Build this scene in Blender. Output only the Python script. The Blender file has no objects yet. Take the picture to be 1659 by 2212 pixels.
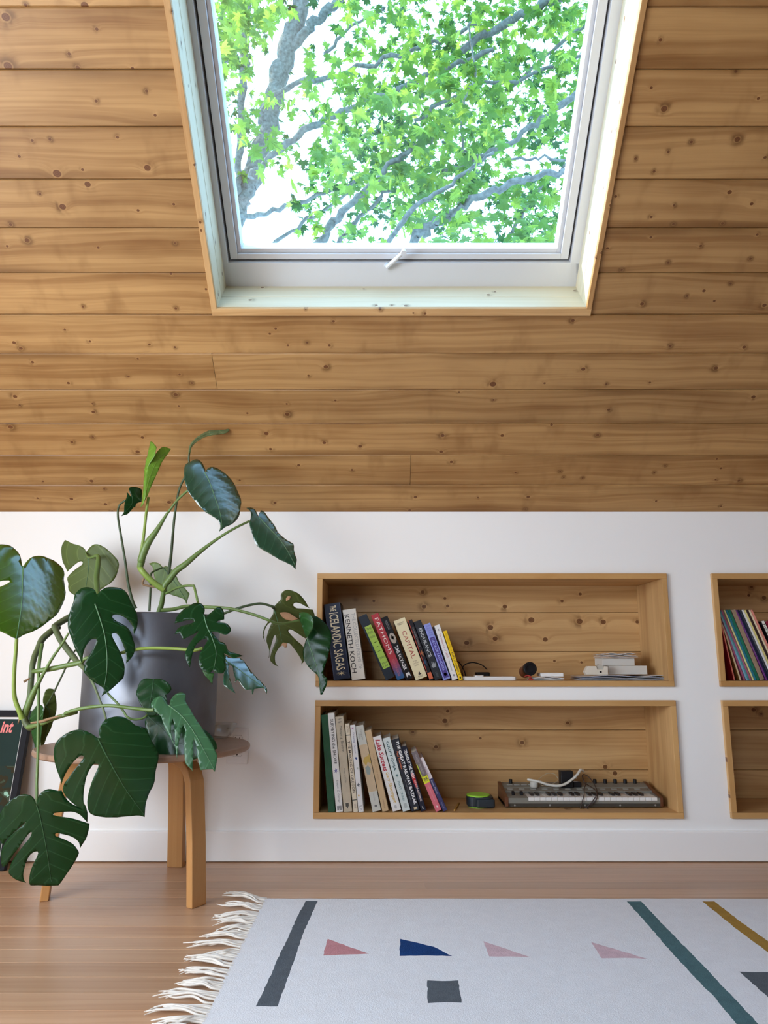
import bpy, bmesh, math, random
from mathutils import Vector, Matrix, Euler
from mathutils.geometry import delaunay_2d_cdt

random.seed(7)
scene = bpy.context.scene
COL = scene.collection

# ------------------------------------------------------------------ camera, sky, lights, exposure
PITCH = math.radians(11.06); FOC = 1622.0; CX = 835.0; CY = 1106.0; CAM_H = 0.673
W_PX, H_PX = 1659.0, 2212.0
cam_data = bpy.data.cameras.new('camera'); cam = bpy.data.objects.new('camera', cam_data); COL.objects.link(cam)
cam_data.sensor_fit = 'VERTICAL'; cam_data.sensor_height = 24.0; cam_data.lens = 24.0 * FOC / H_PX
cam_data.shift_x = -(CX - W_PX / 2) / H_PX
cam_data.clip_start = 0.02; cam_data.clip_end = 200
cam.location = (0, 0, CAM_H); cam.rotation_euler = (math.radians(90) + PITCH, 0, 0)
scene.camera = cam

scene.view_settings.view_transform = 'Standard'
scene.view_settings.look = 'None'
scene.view_settings.gamma = 1.0
scene.view_settings.use_curve_mapping = False
scene.cycles.max_bounces = 8; scene.cycles.caustics_reflective = False; scene.cycles.caustics_refractive = False; scene.cycles.sample_clamp_indirect = 8.0
scene.view_settings.exposure = 0.24

world = bpy.data.worlds.new('sky'); scene.world = world; world.use_nodes = True
wn = world.node_tree.nodes; wl = world.node_tree.links
wn['Background'].inputs['Color'].default_value = (0.36, 0.64, 1.0, 1)
wn['Background'].inputs['Strength'].default_value = 6.0

def area_light(name, loc, aim, sx, sy, power, color):
    d = bpy.data.lights.new(name, 'AREA'); d.shape = 'RECTANGLE'; d.size = sx; d.size_y = sy; d.energy = power; d.color = color
    o = bpy.data.objects.new(name, d); COL.objects.link(o); o.location = loc
    o.rotation_euler = (Vector(aim) - Vector(loc)).to_track_quat('-Z', 'Y').to_euler()
    return o
sun_d = bpy.data.lights.new('sun', 'SUN'); sun_d.energy = 8.0; sun_d.angle = math.radians(0.6); sun_d.color = (1.0, 0.95, 0.85)
sun = bpy.data.objects.new('sun', sun_d); COL.objects.link(sun); sun.location = (-6, 4, 9)
sun.rotation_euler = Vector((0.75, -0.12, -0.66)).to_track_quat('-Z', 'Y').to_euler()
# daylight through the gable window (left) and the roof window opposite (behind the viewer, to the left)
area_light('window_light_gable', (-2.02, 0.45, 0.95), (0.6, 2.5, 1.0), 1.7, 1.1, 46, (1.0, 0.94, 0.86))
area_light('window_light_roof', (-1.2, -1.9, 1.95), (0.0, 2.6, 0.8), 1.1, 1.0, 27, (0.92, 0.96, 1.0))

# ------------------------------------------------------------------ measuring helpers: photo pixel -> point on a real plane
def ray(px, py):
    a = (px - CX) / FOC; b = -(py - CY) / FOC
    return Vector((a, math.cos(PITCH) - b * math.sin(PITCH), math.sin(PITCH) + b * math.cos(PITCH)))
def on_y(px, py, y):
    r = ray(px, py); return Vector((0, 0, CAM_H)) + r * (y / r.y)
def on_z(px, py, z):
    r = ray(px, py); return Vector((0, 0, CAM_H)) + r * ((z - CAM_H) / r.z)
def on_plane(px, py, p, n):
    r = ray(px, py); o = Vector((0, 0, CAM_H)); return o + r * ((p - o).dot(n) / r.dot(n))

WALL_Y = 2.72; WALL_TOP = 1.2029; SLOPE = math.radians(39.8)
CEIL_M = Matrix(((1, 0, 0, 0), (0, -math.cos(SLOPE), -math.sin(SLOPE), WALL_Y), (0, math.sin(SLOPE), -math.cos(SLOPE), WALL_TOP), (0, 0, 0, 1)))
CEIL_INV = CEIL_M.inverted(); CEIL_N = Vector((0, math.sin(SLOPE), math.cos(SLOPE)))
def on_ceil(px, py, off=0.0):       # off: metres outward behind the ceiling face -> local (x, s)
    p = on_plane(px, py, Vector((0, WALL_Y, WALL_TOP)) + CEIL_N * off, CEIL_N); q = CEIL_INV @ p
    return q.x, q.y

# ------------------------------------------------------------------ materials
def new_mat(name):
    m = bpy.data.materials.new(name); m.use_nodes = True
    nt = m.node_tree; b = nt.nodes['Principled BSDF']
    return m, nt.nodes, nt.links, b
def P(name, color, rough=0.5, metal=0.0, spec=0.5, bump=None, var=None, coat=0.0):
    m, N, L, b = new_mat(name)
    b.inputs['Base Color'].default_value = (*color, 1); b.inputs['Roughness'].default_value = rough
    b.inputs['Metallic'].default_value = metal; b.inputs['Specular IOR Level'].default_value = spec
    b.inputs['Coat Weight'].default_value = coat
    tc = N.new('ShaderNodeTexCoord')
    if var:
        sc, amt = var
        n = N.new('ShaderNodeTexNoise'); n.inputs['Scale'].default_value = sc; n.inputs['Detail'].default_value = 4
        L.new(tc.outputs['Object'], n.inputs['Vector'])
        mx = N.new('ShaderNodeMix'); mx.data_type = 'RGBA'
        mx.inputs['A'].default_value = (*[c * (1 - amt) for c in color], 1)
        mx.inputs['B'].default_value = (*[min(1, c * (1 + amt)) for c in color], 1)
        L.new(n.outputs['Fac'], mx.inputs['Factor']); L.new(mx.outputs['Result'], b.inputs['Base Color'])
    if bump:
        sc, st = bump
        n2 = N.new('ShaderNodeTexNoise'); n2.inputs['Scale'].default_value = sc; n2.inputs['Detail'].default_value = 3
        L.new(tc.outputs['Object'], n2.inputs['Vector'])
        bp = N.new('ShaderNodeBump'); bp.inputs['Strength'].default_value = st; bp.inputs['Distance'].default_value = 0.002
        L.new(n2.outputs['Fac'], bp.inputs['Height']); L.new(bp.outputs['Normal'], b.inputs['Normal'])
    return m

def math_node(N, L, op, a, b=None, clamp=False):
    n = N.new('ShaderNodeMath'); n.operation = op; n.use_clamp = clamp
    for i, v in enumerate((a, b)):
        if v is None: continue
        if isinstance(v, (int, float)): n.inputs[i].default_value = v
        else: L.new(v, n.inputs[i])
    return n.outputs[0]
def smooth(N, L, v, lo, hi):        # 0 at lo, 1 at hi
    n = N.new('ShaderNodeMapRange'); n.interpolation_type = 'SMOOTHSTEP'
    L.new(v, n.inputs['Value']); n.inputs['From Min'].default_value = lo; n.inputs['From Max'].default_value = hi
    return n.outputs['Result']

def wood(name, light, dark, knot=(0.105, 0.036, 0.013), slots=0, across=70.0, blotch=0.25, rough=0.42, pins=True, axis='X', tint=0.10, contrast=1.0, spec=0.35, edge=0.0):
    """Board timber: grain runs along the object's own axis, bends round knots that each board carries in k0..kn."""
    m, N, L, b = new_mat(name)
    tc = N.new('ShaderNodeTexCoord'); sep = N.new('ShaderNodeSeparateXYZ'); L.new(tc.outputs['Object'], sep.inputs[0])
    order = {'X': ('X', 'Y', 'Z'), 'Y': ('Y', 'X', 'Z'), 'Z': ('Z', 'X', 'Y')}[axis]
    u, v, w = (sep.outputs[k] for k in order)
    info = N.new('ShaderNodeObjectInfo'); rnd = info.outputs['Random']
    wseed = math_node(N, L, 'MULTIPLY', rnd, 43.0)
    def noise(fx, fy, fz, scale, detail, src=None, rough_=0.5):
        c = N.new('ShaderNodeCombineXYZ')
        L.new(math_node(N, L, 'MULTIPLY', u, fx), c.inputs[0]); L.new(math_node(N, L, 'MULTIPLY', src or v, fy), c.inputs[1]); L.new(math_node(N, L, 'MULTIPLY', w, fz), c.inputs[2])
        n = N.new('ShaderNodeTexNoise'); n.noise_dimensions = '4D'; n.inputs['Scale'].default_value = scale; n.inputs['Detail'].default_value = detail; n.inputs['Roughness'].default_value = rough_
        L.new(c.outputs[0], n.inputs['Vector']); L.new(wseed, n.inputs['W'])
        return n.outputs['Fac']
    warp = noise(1.3, 5.0, 5.0, 1.0, 2)
    phase = math_node(N, L, 'ADD', v, math_node(N, L, 'MULTIPLY', math_node(N, L, 'SUBTRACT', warp, 0.5), 0.10))
    mind = None; halo = None
    if slots:
        cu = N.new('ShaderNodeCombineXYZ'); L.new(math_node(N, L, 'MULTIPLY', u, 0.85), cu.inputs[0]); L.new(v, cu.inputs[1])
        for i in range(slots):
            at = N.new('ShaderNodeAttribute'); at.attribute_type = 'OBJECT'; at.attribute_name = 'k%d' % i
            s2 = N.new('ShaderNodeSeparateXYZ'); L.new(at.outputs['Vector'], s2.inputs[0])
            df = N.new('ShaderNodeVectorMath'); df.operation = 'DISTANCE'; L.new(cu.outputs[0], df.inputs[0]); L.new(at.outputs['Vector'], df.inputs[1])
            d = math_node(N, L, 'DIVIDE', df.outputs['Value'], s2.outputs['Z'])
            d2 = math_node(N, L, 'MULTIPLY_ADD', d, d); d2.node.inputs[2].default_value = -1.0      # (distance to the knot / its radius) squared
            d = d2
            e = math_node(N, L, 'EXPONENT', math_node(N, L, 'MULTIPLY', d2, -0.16))
            push = math_node(N, L, 'MULTIPLY', e, math_node(N, L, 'MULTIPLY', s2.outputs['Z'], 2.4))
            phase = math_node(N, L, 'ADD', phase, push)
            mind = d if mind is None else math_node(N, L, 'MINIMUM', mind, d)
            halo = e if halo is None else math_node(N, L, 'MAXIMUM', halo, e)
    grain = noise(0.9, across, 30.0, 1.0, 3, phase, 0.55)
    band = noise(0.35, across * 0.22, 9.0, 1.0, 2, phase)
    mott = noise(3.2, 9.0, 6.0, 1.0, 3)
    fine = noise(6.0, 420.0, 200.0, 1.0, 2)
    f = math_node(N, L, 'ADD', math_node(N, L, 'MULTIPLY', smooth(N, L, grain, 0.40, 0.62), 0.44 * contrast), math_node(N, L, 'MULTIPLY', smooth(N, L, band, 0.40, 0.66), 0.40 * contrast))
    f = math_node(N, L, 'ADD', f, math_node(N, L, 'MULTIPLY', smooth(N, L, mott, 0.42, 0.72), blotch))
    f = math_node(N, L, 'ADD', f, math_node(N, L, 'MULTIPLY', math_node(N, L, 'SUBTRACT', fine, 0.5), 0.34), True)
    mx = N.new('ShaderNodeMix'); mx.data_type = 'RGBA'; mx.inputs['A'].default_value = (*light, 1); mx.inputs['B'].default_value = (*dark, 1)
    L.new(f, mx.inputs['Factor']); col = mx.outputs['Result']
    def over(col, fac, c):
        q = N.new('ShaderNodeMix'); q.data_type = 'RGBA'; L.new(fac, q.inputs['Factor']); L.new(col, q.inputs['A']); q.inputs['B'].default_value = (*c, 1)
        return q.outputs['Result']
    if edge:      # stain pooled along the board's edges and in cloudy patches
        av = math_node(N, L, 'ABSOLUTE', v)
        es = math_node(N, L, 'MULTIPLY', smooth(N, L, av, edge * .45, edge), math_node(N, L, 'MULTIPLY', smooth(N, L, noise(1.6, 14.0, 5.0, 1.0, 3), 0.44, 0.66), 0.75))
        col = over(col, es, [c * 0.72 for c in dark])
        cl = math_node(N, L, 'MULTIPLY', smooth(N, L, noise(9.0, 5.0, 5.0, 1.0, 3, None, .6), 0.53, 0.74), 0.5)
        col = over(col, cl, [c * 0.85 for c in dark])
    if slots:
        mind = math_node(N, L, 'SQRT', math_node(N, L, 'MAXIMUM', mind, 0.0))
        hal = math_node(N, L, 'MULTIPLY', smooth(N, L, halo, 0.02, 0.75), math_node(N, L, 'MULTIPLY', smooth(N, L, noise(26, 15, 15, 1.0, 2), 0.46, 0.60), 0.8))
        col = over(col, hal, [c * 0.60 for c in dark])
        edge_ = math_node(N, L, 'MULTIPLY', smooth(N, L, mind, 1.5, 1.15), 0.30)
        col = over(col, edge_, [min(1, c * 1.1) for c in light])
        ringn = math_node(N, L, 'SINE', math_node(N, L, 'MULTIPLY', mind, 14.0))
        core = smooth(N, L, mind, 1.1, 0.85)
        kc = N.new('ShaderNodeMix'); kc.data_type = 'RGBA'; kc.inputs['A'].default_value = (*knot, 1); kc.inputs['B'].default_value = (*[a_ * .5 + c_ * .62 for a_, c_ in zip(dark, knot)], 1)
        L.new(math_node(N, L, 'ADD', math_node(N, L, 'MULTIPLY', ringn, 0.3), 0.4), kc.inputs['Factor'])
        q = N.new('ShaderNodeMix'); q.data_type = 'RGBA'; L.new(core, q.inputs['Factor']); L.new(col, q.inputs['A']); L.new(kc.outputs['Result'], q.inputs['B']); col = q.outputs['Result']
    if pins:
        c = N.new('ShaderNodeCombineXYZ'); L.new(u, c.inputs[0]); L.new(math_node(N, L, 'MULTIPLY', v, 1.2), c.inputs[1]); L.new(math_node(N, L, 'MULTIPLY', rnd, 50.0), c.inputs[2])
        vo = N.new('ShaderNodeTexVoronoi'); vo.inputs['Scale'].default_value = 7.0; L.new(c.outputs[0], vo.inputs['Vector'])
        s3 = N.new('ShaderNodeSeparateColor'); L.new(vo.outputs['Color'], s3.inputs[0])
        on = math_node(N, L, 'GREATER_THAN', s3.outputs[0], 0.62)
        pn = math_node(N, L, 'MULTIPLY', math_node(N, L, 'MULTIPLY', smooth(N, L, vo.outputs['Distance'], 0.13, 0.02), on), 0.55)
        col = over(col, pn, [c_ * 0.5 for c_ in dark])
        pc = math_node(N, L, 'MULTIPLY', math_node(N, L, 'MULTIPLY', smooth(N, L, vo.outputs['Distance'], 0.035, 0.02), on), 0.9)
        col = over(col, pc, knot)
    hv = N.new('ShaderNodeHueSaturation'); L.new(col, hv.inputs['Color'])
    L.new(math_node(N, L, 'ADD', math_node(N, L, 'MULTIPLY', rnd, 2 * tint), 1 - tint), hv.inputs['Value'])
    L.new(hv.outputs['Color'], b.inputs['Base Color'])
    b.inputs['Roughness'].default_value = rough; b.inputs['Specular IOR Level'].default_value = spec
    bp = N.new('ShaderNodeBump'); bp.inputs['Strength'].default_value = 0.12; bp.inputs['Distance'].default_value = 0.001
    L.new(fine, bp.inputs['Height']); L.new(bp.outputs['Normal'], b.inputs['Normal'])
    return m

PINE = wood('pine_ceiling', (0.445, 0.258, 0.100), (0.225, 0.104, 0.031), slots=14, contrast=0.9, blotch=0.35, edge=0.064)
PINE_S = wood('pine_shelf', (0.62, 0.385, 0.17), (0.39, 0.20, 0.068), slots=8, contrast=0.8, blotch=0.35)
PINE_P = wood('pine_skylit_pale', (0.66, 0.60, 0.43), (0.54, 0.46, 0.29), slots=8, contrast=0.6, blotch=0.2, tint=0.04)  # strong skylight on the reveal boards is put into this paler wood colour
EDGE_X = wood('pine_edge', (0.56, 0.33, 0.13), (0.42, 0.21, 0.065), contrast=0.7, pins=False, blotch=0.4)
EDGE_Z = wood('pine_edge_upright', (0.56, 0.33, 0.13), (0.42, 0.21, 0.065), contrast=0.7, pins=False, blotch=0.4, axis='Z')
FIR = wood('fir_floor', (0.52, 0.315, 0.185), (0.37, 0.19, 0.095), pins=False, contrast=0.8, blotch=0.2, across=70, rough=0.32, tint=0.18, spec=0.5)
BIRCH = wood('bent_birch', (0.50, 0.26, 0.095), (0.40, 0.18, 0.055), pins=False, contrast=0.6, axis='Z', blotch=0.1, across=120, tint=0.03)
TABLE_TOP = wood('table_veneer', (0.34, 0.21, 0.14), (0.27, 0.155, 0.09), pins=False, contrast=0.5, across=50, tint=0.0)
DARK_GAP = P('gap_dark', (0.10, 0.05, 0.02), 0.9)
PAINT = P('white_wall_paint', (0.84, 0.83, 0.81), 0.6, spec=0.3, bump=(160, 0.03), var=(1.5, 0.012))
TRIM_W = P('white_trim_paint', (0.84, 0.83, 0.815), 0.4, bump=(60, 0.02))
VINYL = P('white_vinyl', (0.56, 0.57, 0.59), 0.3)
GASKET = P('black_gasket', (0.01, 0.01, 0.012), 0.6)
ALU = P('grey_cladding', (0.35, 0.37, 0.40), 0.4, metal=0.4)
BLACK = P('matt_black_plastic', (0.010, 0.010, 0.012), 0.45, spec=.25)
BLACK_S = P('satin_black', (0.02, 0.02, 0.024), 0.3)
WHITE = P('white_plastic', (0.78, 0.77, 0.76), 0.35)
PAPER = P('book_paper', (0.74, 0.68, 0.56), 0.8, var=(90, 0.12))
PAPER_W = P('white_paper', (0.80, 0.79, 0.77), 0.7)

def glass_mat(name, tint=(1, 1, 1), base_refl=0.0):
    m, N, L, b = new_mat(name); out = N['Material Output']
    tr = N.new('ShaderNodeBsdfTransparent'); tr.inputs['Color'].default_value = (*tint, 1)
    gl = N.new('ShaderNodeBsdfGlossy'); gl.inputs['Roughness'].default_value = 0.02
    lw = N.new('ShaderNodeLayerWeight'); lw.inputs['Blend'].default_value = 0.5
    fr = math_node(N, L, 'ADD', math_node(N, L, 'MULTIPLY', math_node(N, L, 'POWER', lw.outputs['Facing'], 4.0), 0.7), 0.04)
    mx = N.new('ShaderNodeMixShader'); L.new(fr, mx.inputs['Fac']); L.new(tr.outputs[0], mx.inputs[1]); L.new(gl.outputs[0], mx.inputs[2])
    L.new(mx.outputs[0], out.inputs['Surface']); return m
GLASS = glass_mat('window_glass'); BOWL_GLASS = glass_mat('bowl_glass', (0.90, 0.91, 0.91))

# ------------------------------------------------------------------ geometry helpers
class MB:
    def __init__(self): self.v = []; self.f = []; self.mi = []
    def add(self, verts, faces, mi=0):
        o = len(self.v); self.v += [Vector(p) for p in verts]; self.f += [[i + o for i in f] for f in faces]; self.mi += [mi] * len(faces); return self
    def box(self, lo, hi, mi=0, M=None):
        x0, y0, z0 = lo; x1, y1, z1 = hi
        vs = [Vector(p) for p in ((x0, y0, z0), (x1, y0, z0), (x1, y1, z0), (x0, y1, z0), (x0, y0, z1), (x1, y0, z1), (x1, y1, z1), (x0, y1, z1))]
        if M is not None: vs = [M @ p for p in vs]
        return self.add(vs, ((0, 3, 2, 1), (4, 5, 6, 7), (0, 1, 5, 4), (1, 2, 6, 5), (2, 3, 7, 6), (3, 0, 4, 7)), mi)
    def prism(self, prof, a0, a1, axis='X', mi=0, M=None):
        def mk(p, a):
            p0, p1 = p
            return Vector((a, p0, p1)) if axis == 'X' else Vector((p0, a, p1)) if axis == 'Y' else Vector((p0, p1, a))
        n = len(prof); vs = [mk(p, a0) for p in prof] + [mk(p, a1) for p in prof]
        if M is not None: vs = [M @ p for p in vs]
        fs = [[i, (i + 1) % n, (i + 1) % n + n, i + n] for i in range(n)] + [list(range(n))[::-1], list(range(n, 2 * n))]
        return self.add(vs, fs, mi)
    def lathe(self, prof, seg=32, M=None, mi=0, close=True):
        n = len(prof); vs = []; fs = []
        for i in range(seg):
            a = 2 * math.pi * i / seg
            vs += [Vector((r * math.cos(a), r * math.sin(a), z)) for r, z in prof]
        for i in range(seg):
            j = (i + 1) % seg
            for k in range(n - 1): fs.append([i * n + k, j * n + k, j * n + k + 1, i * n + k + 1])
        if close:
            fs.append([i * n for i in range(seg)][::-1]); fs.append([i * n + n - 1 for i in range(seg)])
        if M is not None: vs = [M @ p for p in vs]
        return self.add(vs, fs, mi)
    def tube(self, pts, rads, seg=8, mi=0):
        pts = [Vector(p) for p in pts]
        if isinstance(rads, (int, float)): rads = [rads] * len(pts)
        n = len(pts); vs = []; fs = []; prev = None
        for i, p in enumerate(pts):
            t = (pts[min(i + 1, n - 1)] - pts[max(i - 1, 0)])
            t = t.normalized() if t.length > 1e-9 else Vector((0, 0, 1))
            if prev is None:
                a = t.orthogonal().normalized()
            else:
                a = prev - t * prev.dot(t); a = a.normalized() if a.length > 1e-6 else t.orthogonal().normalized()
            prev = a; c = t.cross(a)
            for k in range(seg):
                q = 2 * math.pi * k / seg; vs.append(p + (a * math.cos(q) + c * math.sin(q)) * rads[i])
        for i in range(n - 1):
            for k in range(seg):
                k2 = (k + 1) % seg; fs.append([i * seg + k, i * seg + k2, (i + 1) * seg + k2, (i + 1) * seg + k])
        fs.append(list(range(seg))[::-1]); fs.append([(n - 1) * seg + k for k in range(seg)])
        return self.add(vs, fs, mi)
    def build(self, name, mats, parent=None, smooth=False, bevel=0.0, matrix=None, segs=2, angle=35):
        me = bpy.data.meshes.new(name); me.from_pydata(self.v, [], self.f)
        if not isinstance(mats, (list, tuple)): mats = [mats]
        for m in mats: me.materials.append(m)
        me.polygons.foreach_set('material_index', self.mi)
        bm = bmesh.new(); bm.from_mesh(me); bmesh.ops.recalc_face_normals(bm, faces=bm.faces); bm.to_mesh(me); bm.free()
        if smooth:
            me.polygons.foreach_set('use_smooth', [True] * len(me.polygons))
            me.set_sharp_from_angle(angle=math.radians(angle))
        o = bpy.data.objects.new(name, me); COL.objects.link(o)
        if parent is not None: o.parent = parent
        if matrix is not None: o.matrix_local = matrix
        if bevel:
            bv = o.modifiers.new('edge', 'BEVEL'); bv.width = bevel; bv.segments = segs; bv.limit_method = 'ANGLE'; bv.angle_limit = math.radians(40)
        return o
def empty(name, loc=(0, 0, 0), matrix=None):
    o = bpy.data.objects.new(name, None); COL.objects.link(o); o.empty_display_size = 0.05
    if matrix is not None: o.matrix_world = matrix
    else: o.location = loc
    return o
def tag(o, label, cat, group=None):
    o['label'] = label; o['category'] = cat
    if group: o['group'] = group
    return o
def struct(o): o['kind'] = 'structure'; return o
def set_knots(o, ks, slots):
    ks = sorted(ks, key=lambda k: -k[2])[:slots]
    for i in range(slots):
        k = ks[i] if i < len(ks) else (90.0 + i, 90.0, 0.001)
        o['k%d' % i] = [float(k[0]) * 0.85, float(k[1]), float(k[2])]
def random_knots(o, lx, ly, n, slots, rmin=0.004, rmax=0.011):
    set_knots(o, [(random.uniform(0, lx), random.uniform(-ly / 2, ly / 2), random.uniform(rmin, rmax)) for _ in range(n)], slots)
def spline(pts, n=6):
    """Catmull-Rom through pts (tuples of any length)."""
    out = []; m = len(pts)
    for i in range(m - 1):
        p0 = pts[max(i - 1, 0)]; p1 = pts[i]; p2 = pts[i + 1]; p3 = pts[min(i + 2, m - 1)]
        for k in range(n):
            t = k / n
            out.append(tuple(0.5 * (2 * b + (c - a) * t + (2 * a - 5 * b + 4 * c - d) * t * t + (-a + 3 * b - 3 * c + d) * t ** 3) for a, b, c, d in zip(p0, p1, p2, p3)))
    out.append(tuple(pts[-1])); return out

def lettering(parent, name, text, mat, M, w, h, shear=0.0, weight=0.0, depth=0.00025):
    """Flat lettering fitted into a w x h box centred at matrix M (x = reading direction, y = letter tops), local to parent."""
    cu = bpy.data.curves.new(name, 'FONT'); cu.body = text; cu.size = 1.0; cu.align_x = 'CENTER'; cu.align_y = 'CENTER'
    cu.shear = shear; cu.offset = weight; cu.extrude = 0.0; cu.resolution_u = 2; cu.space_line = 0.85
    cu.materials.append(mat)
    tmp = bpy.data.objects.new(name, cu); COL.objects.link(tmp)
    me = bpy.data.meshes.new_from_object(tmp.evaluated_get(bpy.context.evaluated_depsgraph_get()))
    bpy.data.objects.remove(tmp); bpy.data.curves.remove(cu)
    if not me.materials: me.materials.append(mat)
    o = bpy.data.objects.new(name, me); COL.objects.link(o)
    bb = [v.co for v in me.vertices]; x0 = min(c.x for c in bb); x1 = max(c.x for c in bb); y0 = min(c.y for c in bb); y1 = max(c.y for c in bb)
    sx = w / max(x1 - x0, 1e-4); sy = h / max(y1 - y0, 1e-4)
    T = Matrix.Translation((-(x0 + x1) / 2, -(y0 + y1) / 2, 0))
    o.parent = parent
    o.matrix_local = M @ Matrix.Diagonal((sx, sy, 1, 1)) @ T
    return o
def basis(o, x, y):
    x = Vector(x).normalized(); y = Vector(y); y = (y - x * y.dot(x)).normalized(); z = x.cross(y); o = Vector(o)
    return Matrix(((x.x, y.x, z.x, o.x), (x.y, y.y, z.y, o.y), (x.z, y.z, z.z, o.z), (0, 0, 0, 1)))
# ------------------------------------------------------------------ room shell
X_L, X_R, Y_F, RIDGE_Y, BACK_T = -2.1, 4.3, -3.42, -0.35, 0.03
TAN = math.tan(SLOPE)
def roof_z(y): return WALL_TOP + (WALL_Y - y) * TAN if y >= RIDGE_Y else WALL_TOP + (y - (2 * RIDGE_Y - WALL_Y)) * TAN
S_RIDGE = (WALL_Y - RIDGE_Y) / math.cos(SLOPE)
PW = 0.1299
def row_s(k): return 0.0 if k <= 0 else (k - 0.035) * PW
SKY_X0, SKY_X1, SKY_S0, SKY_S1 = -0.528, 0.618, row_s(6), row_s(15)        # outer edge of the casing
IN_X0, IN_X1, IN_S0, IN_S1 = -0.511, 0.603, SKY_S0 + 0.0235, SKY_S1 - 0.0235

# ceiling: backing slab with the skylight opening, then every board on it
mb = MB()
for (x0, x1, s0, s1) in ((X_L - .05, SKY_X0, -.1, S_RIDGE), (SKY_X1, X_R + .05, -.1, S_RIDGE), (SKY_X0, SKY_X1, -.1, SKY_S0), (SKY_X0, SKY_X1, SKY_S1, S_RIDGE)):
    mb.box((x0, s0, -0.16), (x1, s1, -0.018))
ceiling = struct(mb.build('ceiling', DARK_GAP)); ceiling.matrix_world = CEIL_M

def board(name, parent, mat, lx, ly, th, M, ks=None, slots=0, ch=0.0028):
    """Board along local x (0..lx), centred on local y, face at z=0, chamfered long edges."""
    h = ly / 2
    prof = [(-h, -th), (h, -th), (h, -ch), (h - ch, 0), (-h + ch, 0), (-h, -ch)]
    m = MB().prism(prof, 0, lx, 'X')
    o = m.build(name, mat, parent, matrix=M)
    if slots: set_knots(o, ks or [], slots)
    return o

KN = []                                     # knots seen on the boards: (px, py, size in px)
for ox, oy, sc, lst in (
    (0, 0, .3075, "180,35,10 595,40,46 40,120,50 55,465,50 545,475,25 930,480,20 680,205,10 485,378,9 675,710,12 825,965,14 350,980,14 225,987,7 135,1100,9 400,1220,50 1035,1180,40 580,1193,10 615,1295,38 280,1362,15 440,1453,40 1220,1435,6 970,1478,9 75,1578,20 190,1690,30 1200,1924,12 1235,2167,11 583,2153,11 1447,2032,7 50,1730,9 690,1740,12 1230,1710,14 1030,640,16 1090,810,14"),
    (1270, 0, .3075, "510,280,22 535,765,38 445,617,10 1197,692,14 1050,980,34 1245,1107,20 465,1205,17 335,1115,10 565,1067,8 727,998,7 995,1350,28 1150,1432,22 195,1380,10 605,1443,5 445,1525,9 600,1575,15 945,1570,18 443,1668,9 1190,1648,9 793,1728,8 1142,1818,7 565,1845,10 237,1897,9 138,1745,8 815,2043,21 1003,1992,11 697,2080,9 380,2135,24 1240,2145,26 888,2115,6"),
    (0, 660, .5003, "358,5,8 758,12,9 280,105,8 388,155,10 60,160,14 90,185,14 645,168,9 1165,122,9 1190,100,7 1440,68,11 1243,172,9 1422,172,11 755,180,6 952,180,7 183,197,5 720,125,5 1407,265,17 1332,303,7 595,230,5 140,245,12 295,335,12 555,307,6 775,297,6 828,335,10 65,393,16 85,430,6 403,460,14 400,424,6 758,385,16 772,434,6 1238,425,9 1240,470,17 1068,465,6 1448,410,7 45,525,18 202,522,8 310,590,12 400,568,10 218,611,8 615,570,13 594,632,16 1150,553,17 1168,620,12 1400,593,14 1555,608,15 1552,542,10 1290,690,12 1520,710,10 395,758,15 185,760,8 162,832,10 308,835,14 455,858,14 730,850,16 485,888,10 450,792,5 1187,852,12 1035,755,9"),
    (830, 660, .5, "40,28,5 815,65,14 625,105,5 275,128,6 508,147,6 597,142,5 793,143,7 235,188,8 347,183,8 12,105,8 1235,175,12 1575,130,9 1555,180,14 1063,155,5 1357,174,5 860,275,16 470,340,24 1433,271,16 693,336,8 960,340,5 1148,333,5 323,375,9 472,408,8 468,438,8 515,392,7 232,426,5 785,428,9 978,411,7 970,450,12 1293,415,9 1595,395,16 723,516,11 1193,512,10 252,562,15 510,562,14 922,560,12 836,581,6 1047,557,8 1298,527,9 360,607,8 514,611,6 929,610,5 246,632,15 372,552,5 1261,588,5 865,647,8 290,676,13 567,722,5 760,717,5 776,742,7 857,745,5 1455,703,11 1437,663,5 1213,692,5 1167,722,5 1432,752,6 1532,757,12 135,828,13 622,827,13 405,830,8 850,835,7 1175,845,9 610,880,9 825,862,8 1455,868,9 1313,787,6 55,822,8 110,885,12 295,842,6")):
    for t in lst.split():
        a, b_, r = (float(c) for c in t.split(','))
        x, s = on_ceil(ox + a * sc, oy + b_ * sc); x2, _ = on_ceil(ox + (a + r) * sc, oy + b_ * sc)
        KN.append((x, s, max(0.0035, (x2 - x) * 0.5)))
rows = int(S_RIDGE / PW) + 1
j4 = on_ceil(464, 805)[0]; j1 = on_ceil(887, 1017)[0]
for k in range(rows):
    s0, s1 = row_s(k), min(row_s(k + 1), S_RIDGE)
    if s1 - s0 < 0.01: continue
    cuts = [(X_L, X_R)]
    if 6 <= k < 15: cuts = [(X_L, SKY_X0), (SKY_X1, X_R)]
    elif k == 4: cuts = [(X_L, j4), (j4, X_R)]
    elif k == 1: cuts = [(X_L, j1), (j1, X_R)]
    elif k >= 15: c = random.uniform(-1.2, 1.6); cuts = [(X_L, c), (c, X_R)]
    for (a, b_) in cuts:
        sm = (s0 + s1) / 2
        ks = [(x - a, s - sm, r) for (x, s, r) in KN if a < x < b_ and s0 <= s < s1]
        if k > 12: ks += [(random.uniform(0, b_ - a), random.uniform(-.05, .05), random.uniform(.005, .013)) for _ in range(6)]
        board('plank', ceiling, PINE, b_ - a - 0.0012, s1 - s0 - 0.0012, 0.018, Matrix.Translation((a, sm, random.uniform(-.0006, .0002))), ks, 14)

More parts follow.
